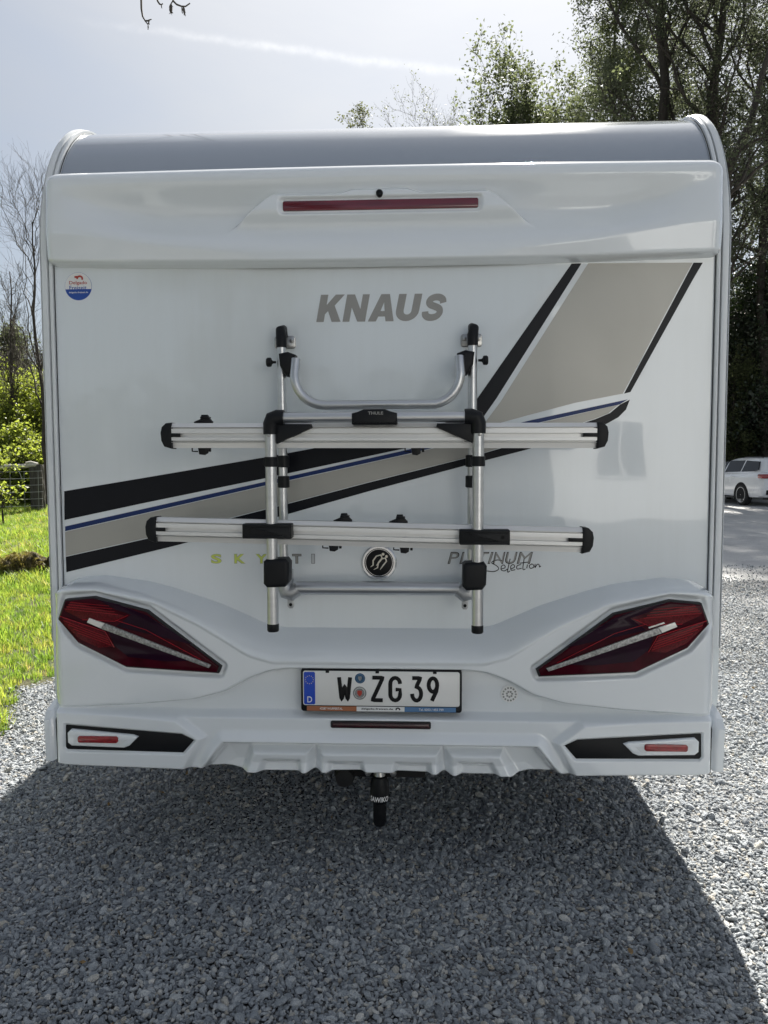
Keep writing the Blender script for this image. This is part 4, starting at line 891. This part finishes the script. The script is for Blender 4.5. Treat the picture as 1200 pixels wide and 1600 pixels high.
wsp = [(-.72, 1.0), (.72, 1.0), (.60, 1.34), (-.60, 1.34)]
MB().add([(gff(z)+.012, y, z) for y, z in wsp]+[(gff(z)-.03, y, z) for y, z in wsp], [(0, 1, 2, 3), (7, 6, 5, 4), (0, 4, 5, 1), (1, 5, 6, 2), (2, 6, 7, 3), (3, 7, 4, 0)]).build('windscreen', 'glass', car, False)

# ------------------------------------------------------------------ unseen building added behind the viewer to brighten the right of the rear wall
MT['render'] = mat('white_render', (.76, .775, .78), .85, var=.08, vscale=1.5, bump=.4, bscale=60)
MT['rooftile'] = mat('roof_tiles', (.12, .07, .055), .8, var=.4, vscale=6, bump=.8, bscale=8, stretch=(1, 4, 1), bump_dist=.03)
hs = thing('added_house', 'unseen white rendered building, added behind the viewer to brighten the right of the rear wall', 'added_house', (8.8, -19.5, 0), 0)
MB().box(-5.6, 5.6, -3.6, 3.6, -.1, 5.2).build('wall', 'render', hs, False)
MB().prism([(-6.1, 5.0), (0, 8.2), (6.1, 5.0), (6.1, 5.2), (0, 8.45), (-6.1, 5.2)], -4.0, 4.0).build('roof', 'rooftile', hs, False)
MB().prism([(-5.6, 5.2), (5.6, 5.2), (0, 8.15)], -3.58, 3.58).build('gable', 'render', hs, False)
for wx in (-4.0, -1.4, 1.8, 4.2):
    for wz in (1.0, 3.4):
        if wx == -1.4 and wz == 1.0: continue
        w = MB().box(wx-.55, wx+.55, 3.56, 3.64, wz, wz+1.3, .01).build('window', 'whiteprint', hs); MB().box(wx-.47, wx-.03, 3.62, 3.66, wz+.08, wz+1.22).build('pane', 'glass', w, False); MB().box(wx+.03, wx+.47, 3.62, 3.66, wz+.08, wz+1.22).build('pane', 'glass', w, False)
d_ = MB().box(-1.9, -.9, 3.56, 3.65, 0, 2.1, .01).build('door', 'sleeper', hs); MB().box(-1.05, -1.0, 3.64, 3.70, .95, 1.15, .005).build('handle', 'steel', d_)

# ------------------------------------------------------------------ trees and bushes
def tubes_np(paths, rad, n=5):
    B, K, _ = paths.shape; T = np.gradient(paths, axis=1); T /= np.linalg.norm(T, axis=2, keepdims=True)+1e-9
    ref = np.where(np.abs(T[..., 2:3]) > .8, np.array([1., 0, 0]), np.array([0, 0, 1.])); U = np.cross(T, ref); U /= np.linalg.norm(U, axis=2, keepdims=True)+1e-9
    Wv = np.cross(T, U); a = np.arange(n)*2*math.pi/n
    ring = U[:, :, None, :]*np.cos(a)[None, None, :, None]+Wv[:, :, None, :]*np.sin(a)[None, None, :, None]
    Vv = paths[:, :, None, :]+ring*rad[:, :, None, None]
    i = np.arange(K-1)[:, None]*n; j = np.arange(n)[None, :]
    f = np.stack([i+j, i+(j+1) % n, i+n+(j+1) % n, i+n+j], -1).reshape(-1, 4)
    F_ = (f[None]+(np.arange(B)*K*n)[:, None, None]).reshape(-1, 4)
    return Vv.reshape(-1, 3), F_
def grow(r, paths, rad, nch, t0, t1, ang, ln, up, K=5, wig=.08, rr=.55, taper=.25, tip=.004):
    """children on every parent branch"""
    B, Kp, _ = paths.shape; pi = np.repeat(np.arange(B), nch); m = len(pi)
    tt_ = r.uniform(t0, t1, m); fi = tt_*(Kp-1); i0 = np.minimum(fi.astype(int), Kp-2); fr = (fi-i0)[:, None]
    st_ = paths[pi, i0]*(1-fr)+paths[pi, i0+1]*fr; tg = paths[pi, i0+1]-paths[pi, i0]; tg /= np.linalg.norm(tg, axis=1, keepdims=True)+1e-9
    r0 = rad[pi, i0]*(1-fr[:, 0])+rad[pi, i0+1]*fr[:, 0]
    rv = r.normal(size=(m, 3)); rv -= tg*(rv*tg).sum(1, keepdims=True); rv /= np.linalg.norm(rv, axis=1, keepdims=True)+1e-9
    an = r.normal(ang, ang*.25, m)[:, None]; d_ = tg*np.cos(an)+rv*np.sin(an); d_[:, 2] += up; d_ /= np.linalg.norm(d_, axis=1, keepdims=True)
    L_ = ln(tt_, pi)*r.uniform(.65, 1.25, m); s_ = np.linspace(0, 1, K)[None, :, None]
    pa = st_[:, None, :]+d_[:, None, :]*L_[:, None, None]*s_
    bend = r.normal(size=(m, 1, 3))*wig; bend[..., 2] += up*.25
    pa = pa+bend*(s_**2)*L_[:, None, None]+r.normal(size=(m, K, 3))*wig*.25*L_[:, None, None]*(s_ > 0)
    ra = np.maximum(r0*rr, tip)[:, None]*(1-(1-taper)*np.linspace(0, 1, K)[None, :]); return pa, np.maximum(ra, tip*.5)
def leaf_mesh(r, paths, n, size, spread, asp=1.7, t0=.2):
    B, K, _ = paths.shape; pi = r.integers(0, B, n); f = r.uniform(t0, 1, n)*(K-1); i0 = np.minimum(f.astype(int), K-2); fr = (f-i0)[:, None]
    c = paths[pi, i0]*(1-fr)+paths[pi, i0+1]*fr+r.normal(size=(n, 3))*spread
    return leaves_at(r, c, size, asp)
def leaves_at(r, c, size, asp=1.7):
    n = len(c); u = r.normal(size=(n, 3)); u[:, 2] *= .7; u /= np.linalg.norm(u, axis=1, keepdims=True); w = r.normal(size=(n, 3)); w -= u*(w*u).sum(1, keepdims=True); w /= np.linalg.norm(w, axis=1, keepdims=True)
    s_ = size*r.uniform(.6, 1.35, n)[:, None]; nrm = np.cross(u, w)*s_*.18
    Vv = np.stack([c-u*s_*.5, c+w*s_*.5/asp+nrm-u*s_*.05, c+u*s_*.5, c-w*s_*.5/asp+nrm-u*s_*.05], 1).reshape(-1, 3)
    return Vv, np.arange(n*4).reshape(n, 4)
def tree(name, label, base, H, r0, seed, half, nleaf=0, lsize=.09, lmat='leafdark', cs=.25, lean=(0, 0), n1=22, n2=7, n3=5, group=None, up=.35, cat='tree', stems=1, fan=.0, ang=.9, twigr=.006, lspread=.16, wig=.12):
    r = np.random.default_rng(seed); root = thing(name, label, cat, base, 0, group)
    K = 14; s_ = np.linspace(0, 1, K)
    P0 = np.zeros((stems, K, 3)); R0_ = np.zeros((stems, K))
    for k in range(stems):
        fa = r.uniform(0, 6.28); ff = fan*r.uniform(.4, 1.2) if stems > 1 else 0; hk = H*(r.uniform(.7, 1) if k else 1)
        P0[k, :, 2] = s_*hk-.1
        P0[k, :, 0] = (lean[0]+ff*math.cos(fa))*s_**1.3*hk+np.cumsum(r.normal(0, H*.006, K)); P0[k, :, 1] = (lean[1]+ff*math.sin(fa))*s_**1.3*hk+np.cumsum(r.normal(0, H*.006, K))
        R0_[k] = r0*(1-.93*s_)*(1.0 if k == 0 else .75)+.008; R0_[k, 0] *= 1.35
    shp = lambda t_: half*(.35+.65*np.sin(np.clip((t_-cs)/(1-cs), 0, 1)**.75*math.pi*.86+.25))
    p1, q1 = grow(r, P0, R0_, n1, cs, .985, ang, lambda t_, pi: shp(t_), up, 8, wig, .5, .2, .010)
    p2, q2 = grow(r, p1, q1, n2, .2, 1, .75, lambda t_, pi: half*.46*(1.1-.5*t_), up*.5, 6, wig*1.2, .55, .25, twigr)
    p3, q3 = grow(r, p2, q2, n3, .15, 1, .7, lambda t_, pi: half*.22*(1.1-.4*t_), up*.4, 4, wig*1.3, .6, .3, twigr*.7)
    parts = [tubes_np(P0, R0_, 9), tubes_np(p1, q1, 6)]; Vs, Fs = [], []; o_ = 0
    for v_, f_ in parts: Vs.append(v_); Fs.append(f_+o_); o_ += len(v_)
    mk('trunk', np_mesh('trunk', np.concatenate(Vs), np.concatenate(Fs)), 'bark', root, True, None)
    v2, f2 = tubes_np(p2, q2, 4); v3, f3 = tubes_np(p3, q3, 3)
    mk('twigs', np_mesh('twigs', np.concatenate([v2]), f2), 'twig' if not nleaf else 'bark', root, True, None)
    mk('twigs', np_mesh('twigs', v3, f3), 'twig' if not nleaf else 'bark', root, True, None)
    if nleaf:
        sel = r.random(len(p3)) < .62; vl, fl_ = leaf_mesh(r, p3[sel], nleaf, lsize, lspread)
        mk('crown', np_mesh('crown', vl, fl_), lmat, root, False)
    return root
def at(px, Y): return (P(px, 717, Y)[0], Y, 0.0)
TG = 'tall trees along the right edge of the yard'
big = dict(group=TG)
tree('tall_tree', 'tall leafy tree with an upright dark trunk above the right half of the roof', at(1006, 26), 27, .30, 11, 4.3, 68000, .095, 'leafdark', .18, (.006, 0), 44, 9, 6, **big)
tree('tall_tree', 'tall leafy tree whose slanting trunk rises at the right corner of the roof', at(1078, 24), 25, .26, 12, 4.0, 40000, .095, 'leafdark', .25, (.045, 0), 38, 9, 6, **big)
tree('tall_tree', 'bushy mid green tree at the left end of the tall trees', at(950, 29), 20.5, .2, 13, 3.1, 60000, .10, 'leafmid', .15, (-.004, 0), 40, 9, 6, **big)
tree('tall_tree', 'thick-limbed dark tree leaning right beside the roof corner', at(1040, 19), 15, .24, 14, 2.6, 9000, .085, 'leafdark', .45, (.23, 0), 16, 8, 6, **big)
tree('tall_tree', 'dark trunked tree at the right edge above the car', at(1203, 25), 24, .20, 15, 4.0, 18000, .095, 'leafdark', .30, (.0, 0), 32, 9, 6, **big)
tree('tall_tree', 'hazy tall tree behind the slanting trunk', at(1090, 38), 30, .26, 16, 5.0, 26000, .12, 'leafmid', .2, (.0, 0), 34, 9, 6, **big)
for i, (px, Y) in enumerate(((1330, 24), (1480, 27))):
    tree('tall_tree', ('nearer', 'farther')[i]+' of two leafy trees standing outside the right edge of the picture', at(px, Y), 20, .24, 17+i, 3.8, 20000, .13, 'leafdark', .2, (0, 0), 24, 8, 5, **big)
tree('young_tree', 'upright leafy young tree behind the roof, largest of the three above it', at(797, 20), 10.7, .08, 21, 3.1, 21000, .10, 'leafmid', .42, (0, 0), 14, 7, 5, None, .6, 'tree', 3, .06, .75, .006, .11)
tree('young_tree', 'thin pale tree with hardly any leaves behind the roof', at(664, 30), 14.6, .08, 22, 3.3, 4600, .07, 'leafpale', .5, (0, 0), 16, 8, 6, None, .5, 'tree', 2, .05, .8, .006, .10)
tree('young_tree', 'small round treetop just showing over the roof', at(563, 30), 15.0, .08, 23, 1.5, 3000, .10, 'leafpale', .55, (0, 0), 16, 8, 5, None, .6, 'tree', 1, 0, .7, .006, .10)
for i, (x, y, H, lab) in enumerate(((-9.0, -13, 15, 'unseen leafy tree added behind the viewer to darken the left of the rear wall'), (-4.5, -17, 13, 'unseen leafy tree added behind the viewer to darken the wall left of the bike carrier'), (-13, -9, 14, 'unseen leafy tree added far left behind the viewer to darken the rear wall'))):
    tree('added_tree', lab, (x, y, 0), H, .22, 71+i, 3.6, 9000, .22, 'leafdark', .15, (0, 0), 24, 8, 4, 'trees added behind the viewer')  # unseen trees, added to darken the left of the rear wall
# evergreen mass behind the car, and the sunlit shrub in front of it
for i, (px, Y, H, hf, lab) in enumerate(((1165, 27, 7.6, 2.4, 'dark evergreen covered in ivy behind the white car'), (1225, 26, 8.2, 2.6, 'dense dark evergreen at the right edge behind the car'), (1120, 30, 7.8, 2.4, 'dark evergreen half hidden behind the motorhome'))):
    tree('evergreen_tree', lab, at(px, Y), H, .16, 31+i, hf, 30000, .13, 'leafivy', .04, (0, 0), 44, 10, 5, 'evergreens behind the car', .1, 'tree', 2, .08, 1.1, .006, .16)
tree('sunlit_shrub', 'sunlit green shrub between the motorhome and the white car', at(1140, 25.2), 4.6, .06, 36, 1.1, 9000, .10, 'leafmid', .06, (0, 0), 16, 7, 4, None, .25, 'shrub', 3, .12, .9, .005, .10)
# left side
def on(px, Y): x = P(px, 717, Y)[0]; return (x, Y, hgt(x, Y))
tree('bare_tree', 'bare leafless tree rising beside the left edge of the motorhome', on(69, 14), 6.3, .055, 41, 2.1, 0, 0, 'twig', .24, (-.012, 0), 17, 9, 6, 'leafless trees on the left', .55, 'tree', 1, 0, .6, .0036, 0, .10)
tree('bare_tree', 'thin bare sapling at the left edge above the bushes', on(28, 16), 5.6, .045, 42, 1.0, 0, 0, 'twig', .3, (.0, 0), 18, 7, 5, 'leafless trees on the left', .6, 'tree', 2, .04, .6, .0045, 0, .10)
for i, (px, Y, H, lab) in enumerate(((20, 21, 4.3, 'brown bare thicket bush behind the bright shrubs, left one'), (58, 20, 4.1, 'brown bare thicket bush next to the motorhome edge'), (-30, 22, 4.4, 'brown bare thicket bush outside the left edge'), (95, 22, 4.2, 'brown bare thicket bush hidden by the motorhome'))):
    tree('bare_bush', lab, on(px, Y), H, .05, 45+i, 1.5, 2200, .06, 'leafpale', .05, (0, 0), 14, 8, 7, 'bare bushes behind the shrubs', .35, 'bush', 4, .22, .8, .007, .10, .2)
for i, (px, Y, H, hf, lab) in enumerate(((18, 17.2, 2.75, 1.2, 'bright yellow-green shrub behind the fence, at the left edge'), (62, 16.6, 2.5, 1.1, 'bright green shrub behind the fence post'), (-45, 17, 2.9, 1.3, 'bright shrub outside the left edge'), (112, 17.5, 2.7, 1.2, 'bright shrub hidden behind the motorhome'), (38, 15.0, 1.45, .8, 'low bright shrub right behind the fence rail'))):
    tree('green_shrub', lab, on(px, Y), H, .035, 51+i, hf, 22000, .072, 'leafbright', .05, (0, 0), 16, 8, 5, 'bright shrubs behind the fence', .2, 'shrub', 5, .25, .95, .004, .09, .15)
tree('leafy_tree', 'green treetop far behind the bare thicket', on(-4, 30), 5.4, .1, 61, 1.8, 9000, .14, 'leafmid', .3, (0, 0), 22, 8, 5, None, .3, 'tree')
tree('leafy_sprig', 'small bright leafy sapling in front of the fence', on(3, 10.8), 1.28, .012, 62, .42, 620, .075, 'leafbright', .25, (0, 0), 14, 5, 3, None, .3, 'plant', 1, 0, .8, .002, .05)
# distant wood all round
r = np.random.default_rng(5); cs_ = []
for k in range(170):
    aa = 2*math.pi*k/170+r.normal(0, .01); dist_ = r.uniform(62, 80); h_ = r.uniform(6, 11); wd = r.uniform(2.2, 3.6); cx, cy = dist_*math.sin(aa), dist_*math.cos(aa)
    c = r.normal(size=(260, 3)); c /= np.linalg.norm(c, axis=1, keepdims=True); c *= r.uniform(.55, 1, (260, 1))**.5
    cs_.append(c*np.array([wd, wd, h_/2])+np.array([cx, cy, h_/2-.3]))
vl, fl_ = leaves_at(r, np.concatenate(cs_), .85, 1.4)
wood = mk('distant_wood', np_mesh('distant_wood', vl, fl_), 'leafdark', None, False); tag(wood, 'distant belt of woodland round the site', 'woodland', None, 'stuff')

# ------------------------------------------------------------------ grass
t = MT['grass'].node_tree; b = t.nodes['Principled BSDF']; ri = N(t, 'ShaderNodeObjectInfo').outputs['Random']
gcol = RAMP(t, ri, [(0, (.09, .17, .03)), (.35, (.15, .245, .035)), (.7, (.20, .27, .05)), (.92, (.24, .28, .06)), (1, (.34, .31, .14))]); t.links.new(gcol, b.inputs['Base Color'])
t.links.new(MIX(t, 1.0, gcol, (2.3, 2.1, 1.6), 'MULTIPLY'), [n_ for n_ in t.nodes if n_.type == 'BSDF_TRANSLUCENT'][0].inputs[0])
gc = bpy.data.collections.new('grass_tufts')
for i in range(7):
    r = np.random.default_rng(70+i); Vv, Ff = [], []
    for k in range(22):
        a_ = r.uniform(0, 6.28); rad_ = r.uniform(0, .055); bx_, by_ = rad_*math.cos(a_), rad_*math.sin(a_); h_ = r.uniform(.03, .105); ln_ = r.uniform(.1, .75)*h_; da = r.uniform(0, 6.28); w = r.uniform(.0022, .0048)
        dx, dy = math.cos(da), math.sin(da); o_ = len(Vv)
        for s_ in (0, .5, 1.0):
            c = np.array([bx_+dx*ln_*s_**2, by_+dy*ln_*s_**2, h_*s_*(1-.15*s_)]); ww = w*(1-.85*s_); Vv += [c+np.array([-dy, dx, 0])*ww, c-np.array([-dy, dx, 0])*ww]
        Ff += [(o_, o_+1, o_+3, o_+2), (o_+2, o_+3, o_+5, o_+4)]
    me = np_mesh('grass_tuft', np.array(Vv), np.array(Ff)); me.materials.append(MT['grass']); gc.objects.link(bpy.data.objects.new('grass_tuft', me))
def grass_keep(x, y):
    e = -2.18+.10*np.sin(y*2.1)+.06*np.sin(y*5.3+1)+.04*np.sin(y*11.7); p = np.clip((e-x)/.10, 0, 1)
    return rng.random(x.size) < p*(.75+.25*np.sin(x*3+y*2))
GXs, GYs = [], []
for x0, x1, y0, y1, s_ in ((-5.5, -1.9, -1.5, 7, .052), (-9.5, -2.0, 7, 16, .085), (-13, -3, 16, 24, .16)):
    a_, b_ = jgrid(x0, x1, y0, y1, s_, grass_keep); GXs.append(a_); GYs.append(b_)
X = np.concatenate(GXs); Y = np.concatenate(GYs); n = len(X)
s = rng.uniform(.7, 1.35, n)*(1+.35*np.sin(X*2.3+1)*np.sin(Y*1.9))
scatter('grass', np.stack([X, Y, hgt_np(X, Y)+.002], 1), np.stack([rng.normal(0, .12, n), rng.normal(0, .12, n), rng.uniform(0, 6.28, n)], 1), np.stack([s, s, s], 1), rng.integers(0, 7, n), gc, 'stuff', 'bright green meadow grass beside the gravel', 'grass')
print('tufts', n)

# ------------------------------------------------------------------ fence
fx, fY = on(58, 13.4)[0], 13.4; fz = hgt(fx, fY)
fence = thing('wire_fence', 'old sleeper-post fence with a pale pole on top and wire mesh', 'fence', (fx, fY, fz))
def post(x, y, h_, w, d_, tilt, sd):
    r = np.random.default_rng(sd); bm = bmesh.new(); bmesh.ops.create_cube(bm, size=1)
    bmesh.ops.subdivide_edges(bm, edges=bm.edges[:], cuts=5, use_grid_fill=True)
    for v in bm.verts:
        v.co = Vector((v.co.x*w, v.co.y*d_, (v.co.z+.5)*h_)); v.co += Vector(r.normal(0, .006, 3)); v.co.x += tilt*v.co.z
    mb = MB().add_bm(bm, Matrix.Translation((x, y, 0))); return mb.build('post', 'sleeper', fence, False)
post(0, 0, .98, .25, .15, -.02, 1); post(-.62, 3.2, .95, .16, .14, .03, 2); post(-.30, 3.0, .9, .10, .1, -.02, 3); post(-1.9, -.1, .95, .2, .15, .02, 4); post(-3.8, -.2, .95, .22, .15, 0, 5)
MB().tube([(.03, -.05, .985), (-.30, -.06, .955), (-.9, -.08, .945), (-2.0, -.12, .955), (-4.0, -.2, .95)], [.040, .048, .045, .042, .038], 10).build('top_pole', 'pole', fence)
MB().tube([(.03, -.04, .985), (-.12, -.05, 1.03), (-.2, -.10, 1.02)], [.04, .035, .022], 8).build('top_pole', 'pole', fence)
for k in range(6):
    z = .12+k*.145; MB().tube([(.13+.02, -.10, z+.01), (-.5, -.11, z-.012), (-1.9, -.2, z), (-3.9, -.3, z)], .0048, 5).build('wire', 'wire', fence)
for k in range(12):
    x = .06-k*.30; MB().tube([(x, -.108, .05), (x+.004, -.108, .86)], .0036, 5).build('wire', 'wire', fence)
MB().tube([(-.34, -.115, .86), (-.26, -.11, .62)], .006, 5).build('wire', 'wire', fence)
stk = MB().tube([(-.78, -.5, -.02), (-.80, -.45, .45), (-.84, -.42, .82)], [.022, .02, .014], 7).build('stake', 'pole', fence)

# ------------------------------------------------------------------ mossy log in the grass
lx_, ly_ = on(33, 5.9)[0], 5.9
log = thing('mossy_log', 'dark mossy chunk of log lying in the grass', 'log', (lx_, ly_, hgt(lx_, ly_)), .1)
def lump(c, s3, sd, n_=3):
    r = np.random.default_rng(sd); bm = bmesh.new(); bmesh.ops.create_icosphere(bm, subdivisions=4, radius=1); ph = r.uniform(0, 6, 9)
    for v in bm.verts:
        p = v.co.copy(); k = 1+.10*math.sin(4*p.x+ph[0])*math.sin(3*p.y+ph[1])+.07*math.sin(9*p.z+6*p.x+ph[2])+.05*math.sin(15*p.x+11*p.y+ph[3])+.04*math.sin(23*p.y+17*p.z+ph[4])+r.normal()*.012
        k += .16*math.sin(5.5*p.x+ph[5])*math.sin(6*p.z+ph[6])+.10*math.sin(8*p.y+7*p.x+ph[7]); p *= k; v.co = Vector((c[0]+p.x*s3[0], c[1]+p.y*s3[1], c[2]+p.z*s3[2]))
    return bm
mb = MB().add_bm(lump((-.10, 0, .08), (.20, .17, .13), 1)).add_bm(lump((.07, .02, .10), (.15, .15, .155), 4)).add_bm(lump((-.02, -.08, .05), (.12, .10, .10), 5)); mb.build('log_body', 'mosslog', log, True, None)
MB().add_bm(lump((.29, .04, .08), (.085, .08, .14), 2)).build('broken_end', 'mosslog', log, True, None)
r = np.random.default_rng(9); n = 2600; dv = r.normal(size=(n, 3)); dv[:, 2] = np.abs(dv[:, 2]); dv /= np.linalg.norm(dv, axis=1, keepdims=True)
c = dv*np.array([.285, .185, .165])*r.uniform(.72, 1.12, (n, 1))*np.where(np.sin(dv[:, :1]*9+1)*np.sin(dv[:, 1:2]*7) > -.1, 1, .82)+np.array([-.03, 0, .09]); vl, fl_ = leaves_at(r, c, .055, 4.5)
ms = mk('moss', np_mesh('moss', vl, fl_), 'moss', log, False); ms['kind'] = 'stuff'

# ------------------------------------------------------------------ overhanging tree outside the frame whose twigs hang into the top of the picture
oh = thing('overhanging_tree', 'bare twigs with drooping catkins hanging into the top left of the sky', 'tree', (-7.2, 2.4, 0))
def pw(px, py, Y=1.4): x, z = P(px, py, Y); return (x+7.2, Y-2.4, z)
mb = MB(); mb.tube([(0, 0, -.1), (.05, 0, 2), (.0, .05, 4), (.15, 0, 6), (.1, .1, 8), (.2, 0, 10)], [.24, .19, .17, .14, .09, .02], 12)
mb.tube([(.08, 0, 5.0), (1.2, -.3, 6.2), (3.0, -.7, 6.6), (4.8, -.9, 6.0), (5.9, -1.0, 5.2)], [.09, .07, .045, .022, .010], 9); mb.build('trunk', 'bark', oh)
mb = MB(); tw = [.0065, .006, .0055, .005, .0045, .0035, .0028]
e0 = (5.0, -.93, 5.9); e1 = (5.9, -1.0, 5.2)
mb.tube([e0, (pw(222, -60)[0]-.03, -1.0, pw(222, -90)[2]), pw(220.5, -10), pw(221, 14), pw(223, 26), pw(227, 33), pw(231, 38)], tw, 6)
mb.tube([pw(227, 32.5), pw(231, 32.5), pw(234, 31), pw(237, 30)], [.004, .004, .003, .002], 6); mb.tube([pw(233, 32), pw(232, 37), pw(230, 38)], .0032, 6); mb.tube([pw(230, 37.5), pw(234, 37.5)], .0025, 5)
mb.tube([e1, pw(240, -80), pw(244, -10), pw(246.5, 2), pw(249, 6), pw(252, 7.5), pw(254.5, 5.5)], tw, 6)
mb.tube([e1, pw(262, -60), pw(268, -12), pw(271, 2), pw(276, 7), pw(284, 10), pw(290, 10), pw(297, 5)], [.0065, .006, .0055, .005, .0045, .004, .0035, .003], 6)
mb.tube([pw(270, 1), pw(268.5, 4), pw(267, 6)], .003, 5); mb.build('twigs', 'twig', oh)
r = np.random.default_rng(3)
for a_, b_, w in (((267, 6), (267, 22), .0085), ((286.5, 10), (289, 25), .006), ((284, 10), (285, 22), .003), ((231.5, 39), (231.5, 46), .003), ((252, 8), (253, 13), .0025)):
    p0, p1 = Vector(pw(*a_)), Vector(pw(*b_)); mb = MB(); mb.tube([p0.lerp(p1, k/7) for k in range(8)], [w*f_ for f_ in (.3, .8, 1, 1, .95, .8, .5, .12)], 7)
    for k in range(46):
        tpos = p0.lerp(p1, r.uniform(.05, .95)); dv = Vector(r.normal(size=3)); dv.normalize(); mb.add([tpos+dv*w*.6, tpos+dv*w*1.5+Vector((0, 0, -w)), tpos+dv*w*.6+Vector((0, 0, -w*.8))], [(0, 1, 2)])
    mb.build('catkin', 'twig', oh, False)

r = np.random.default_rng(91); n = 170; c = np.stack([r.uniform(-2.4, 3.2, n), r.uniform(-1.4, 3.2, n), np.full(n, .021)], 1)
vl, fl_ = leaves_at(r, c, .022, 2.2); lit = mk('leaf_litter', np_mesh('leaf_litter', vl, fl_), 'deadleaf', None, False); tag(lit, 'scattered bits of dry leaf on the gravel', 'leaf litter', None, 'stuff')
# ------------------------------------------------------------------ small things lying on the gravel
def ground_at(px, py): q_ = GP(px, py, .015); return (float(q_[0]), float(q_[1]), .016)
fo = ground_at(906, 1482); fe = thing('feather', 'small white feather lying on the shaded gravel', 'feather', fo, .5)
MB().tube([(-.016, 0, .004), (0, .002, .009), (.018, 0, .006)], .0007, 5).build('shaft', 'feather', fe)
v_ = []; f_ = []
for k in range(12):
    x = -.012+k*.0025
    for sg in (-1, 1): o_ = len(v_); v_ += [(x, 0, .008), (x+.006, sg*.008, .010+.002*math.sin(k)), (x+.008, sg*.007, .009)]; f_.append((o_, o_+1, o_+2))
MB().add(v_, f_).build('vane', 'feather', fe, False, recalc=False)
for i, (px, py, lab) in enumerate(((985, 1490, 'small brown dead leaf on the gravel right of the feather'), (360, 1320, 'pale flat stone chip in the gravel left of centre'))):
    g0 = ground_at(px, py); r = np.random.default_rng(80+i)
    if i == 0:
        pts = [(0, -.014), (.007, -.006), (.008, .004), (.003, .013), (-.004, .012), (-.008, .002), (-.006, -.007)]
        o = MB().add([(x, y, .006+.25*abs(x)+.1*y) for x, y in pts], [tuple(range(7))]).build('dead_leaf', 'deadleaf', None, False, recalc=False); o.location = g0; tag(o, lab, 'leaf')
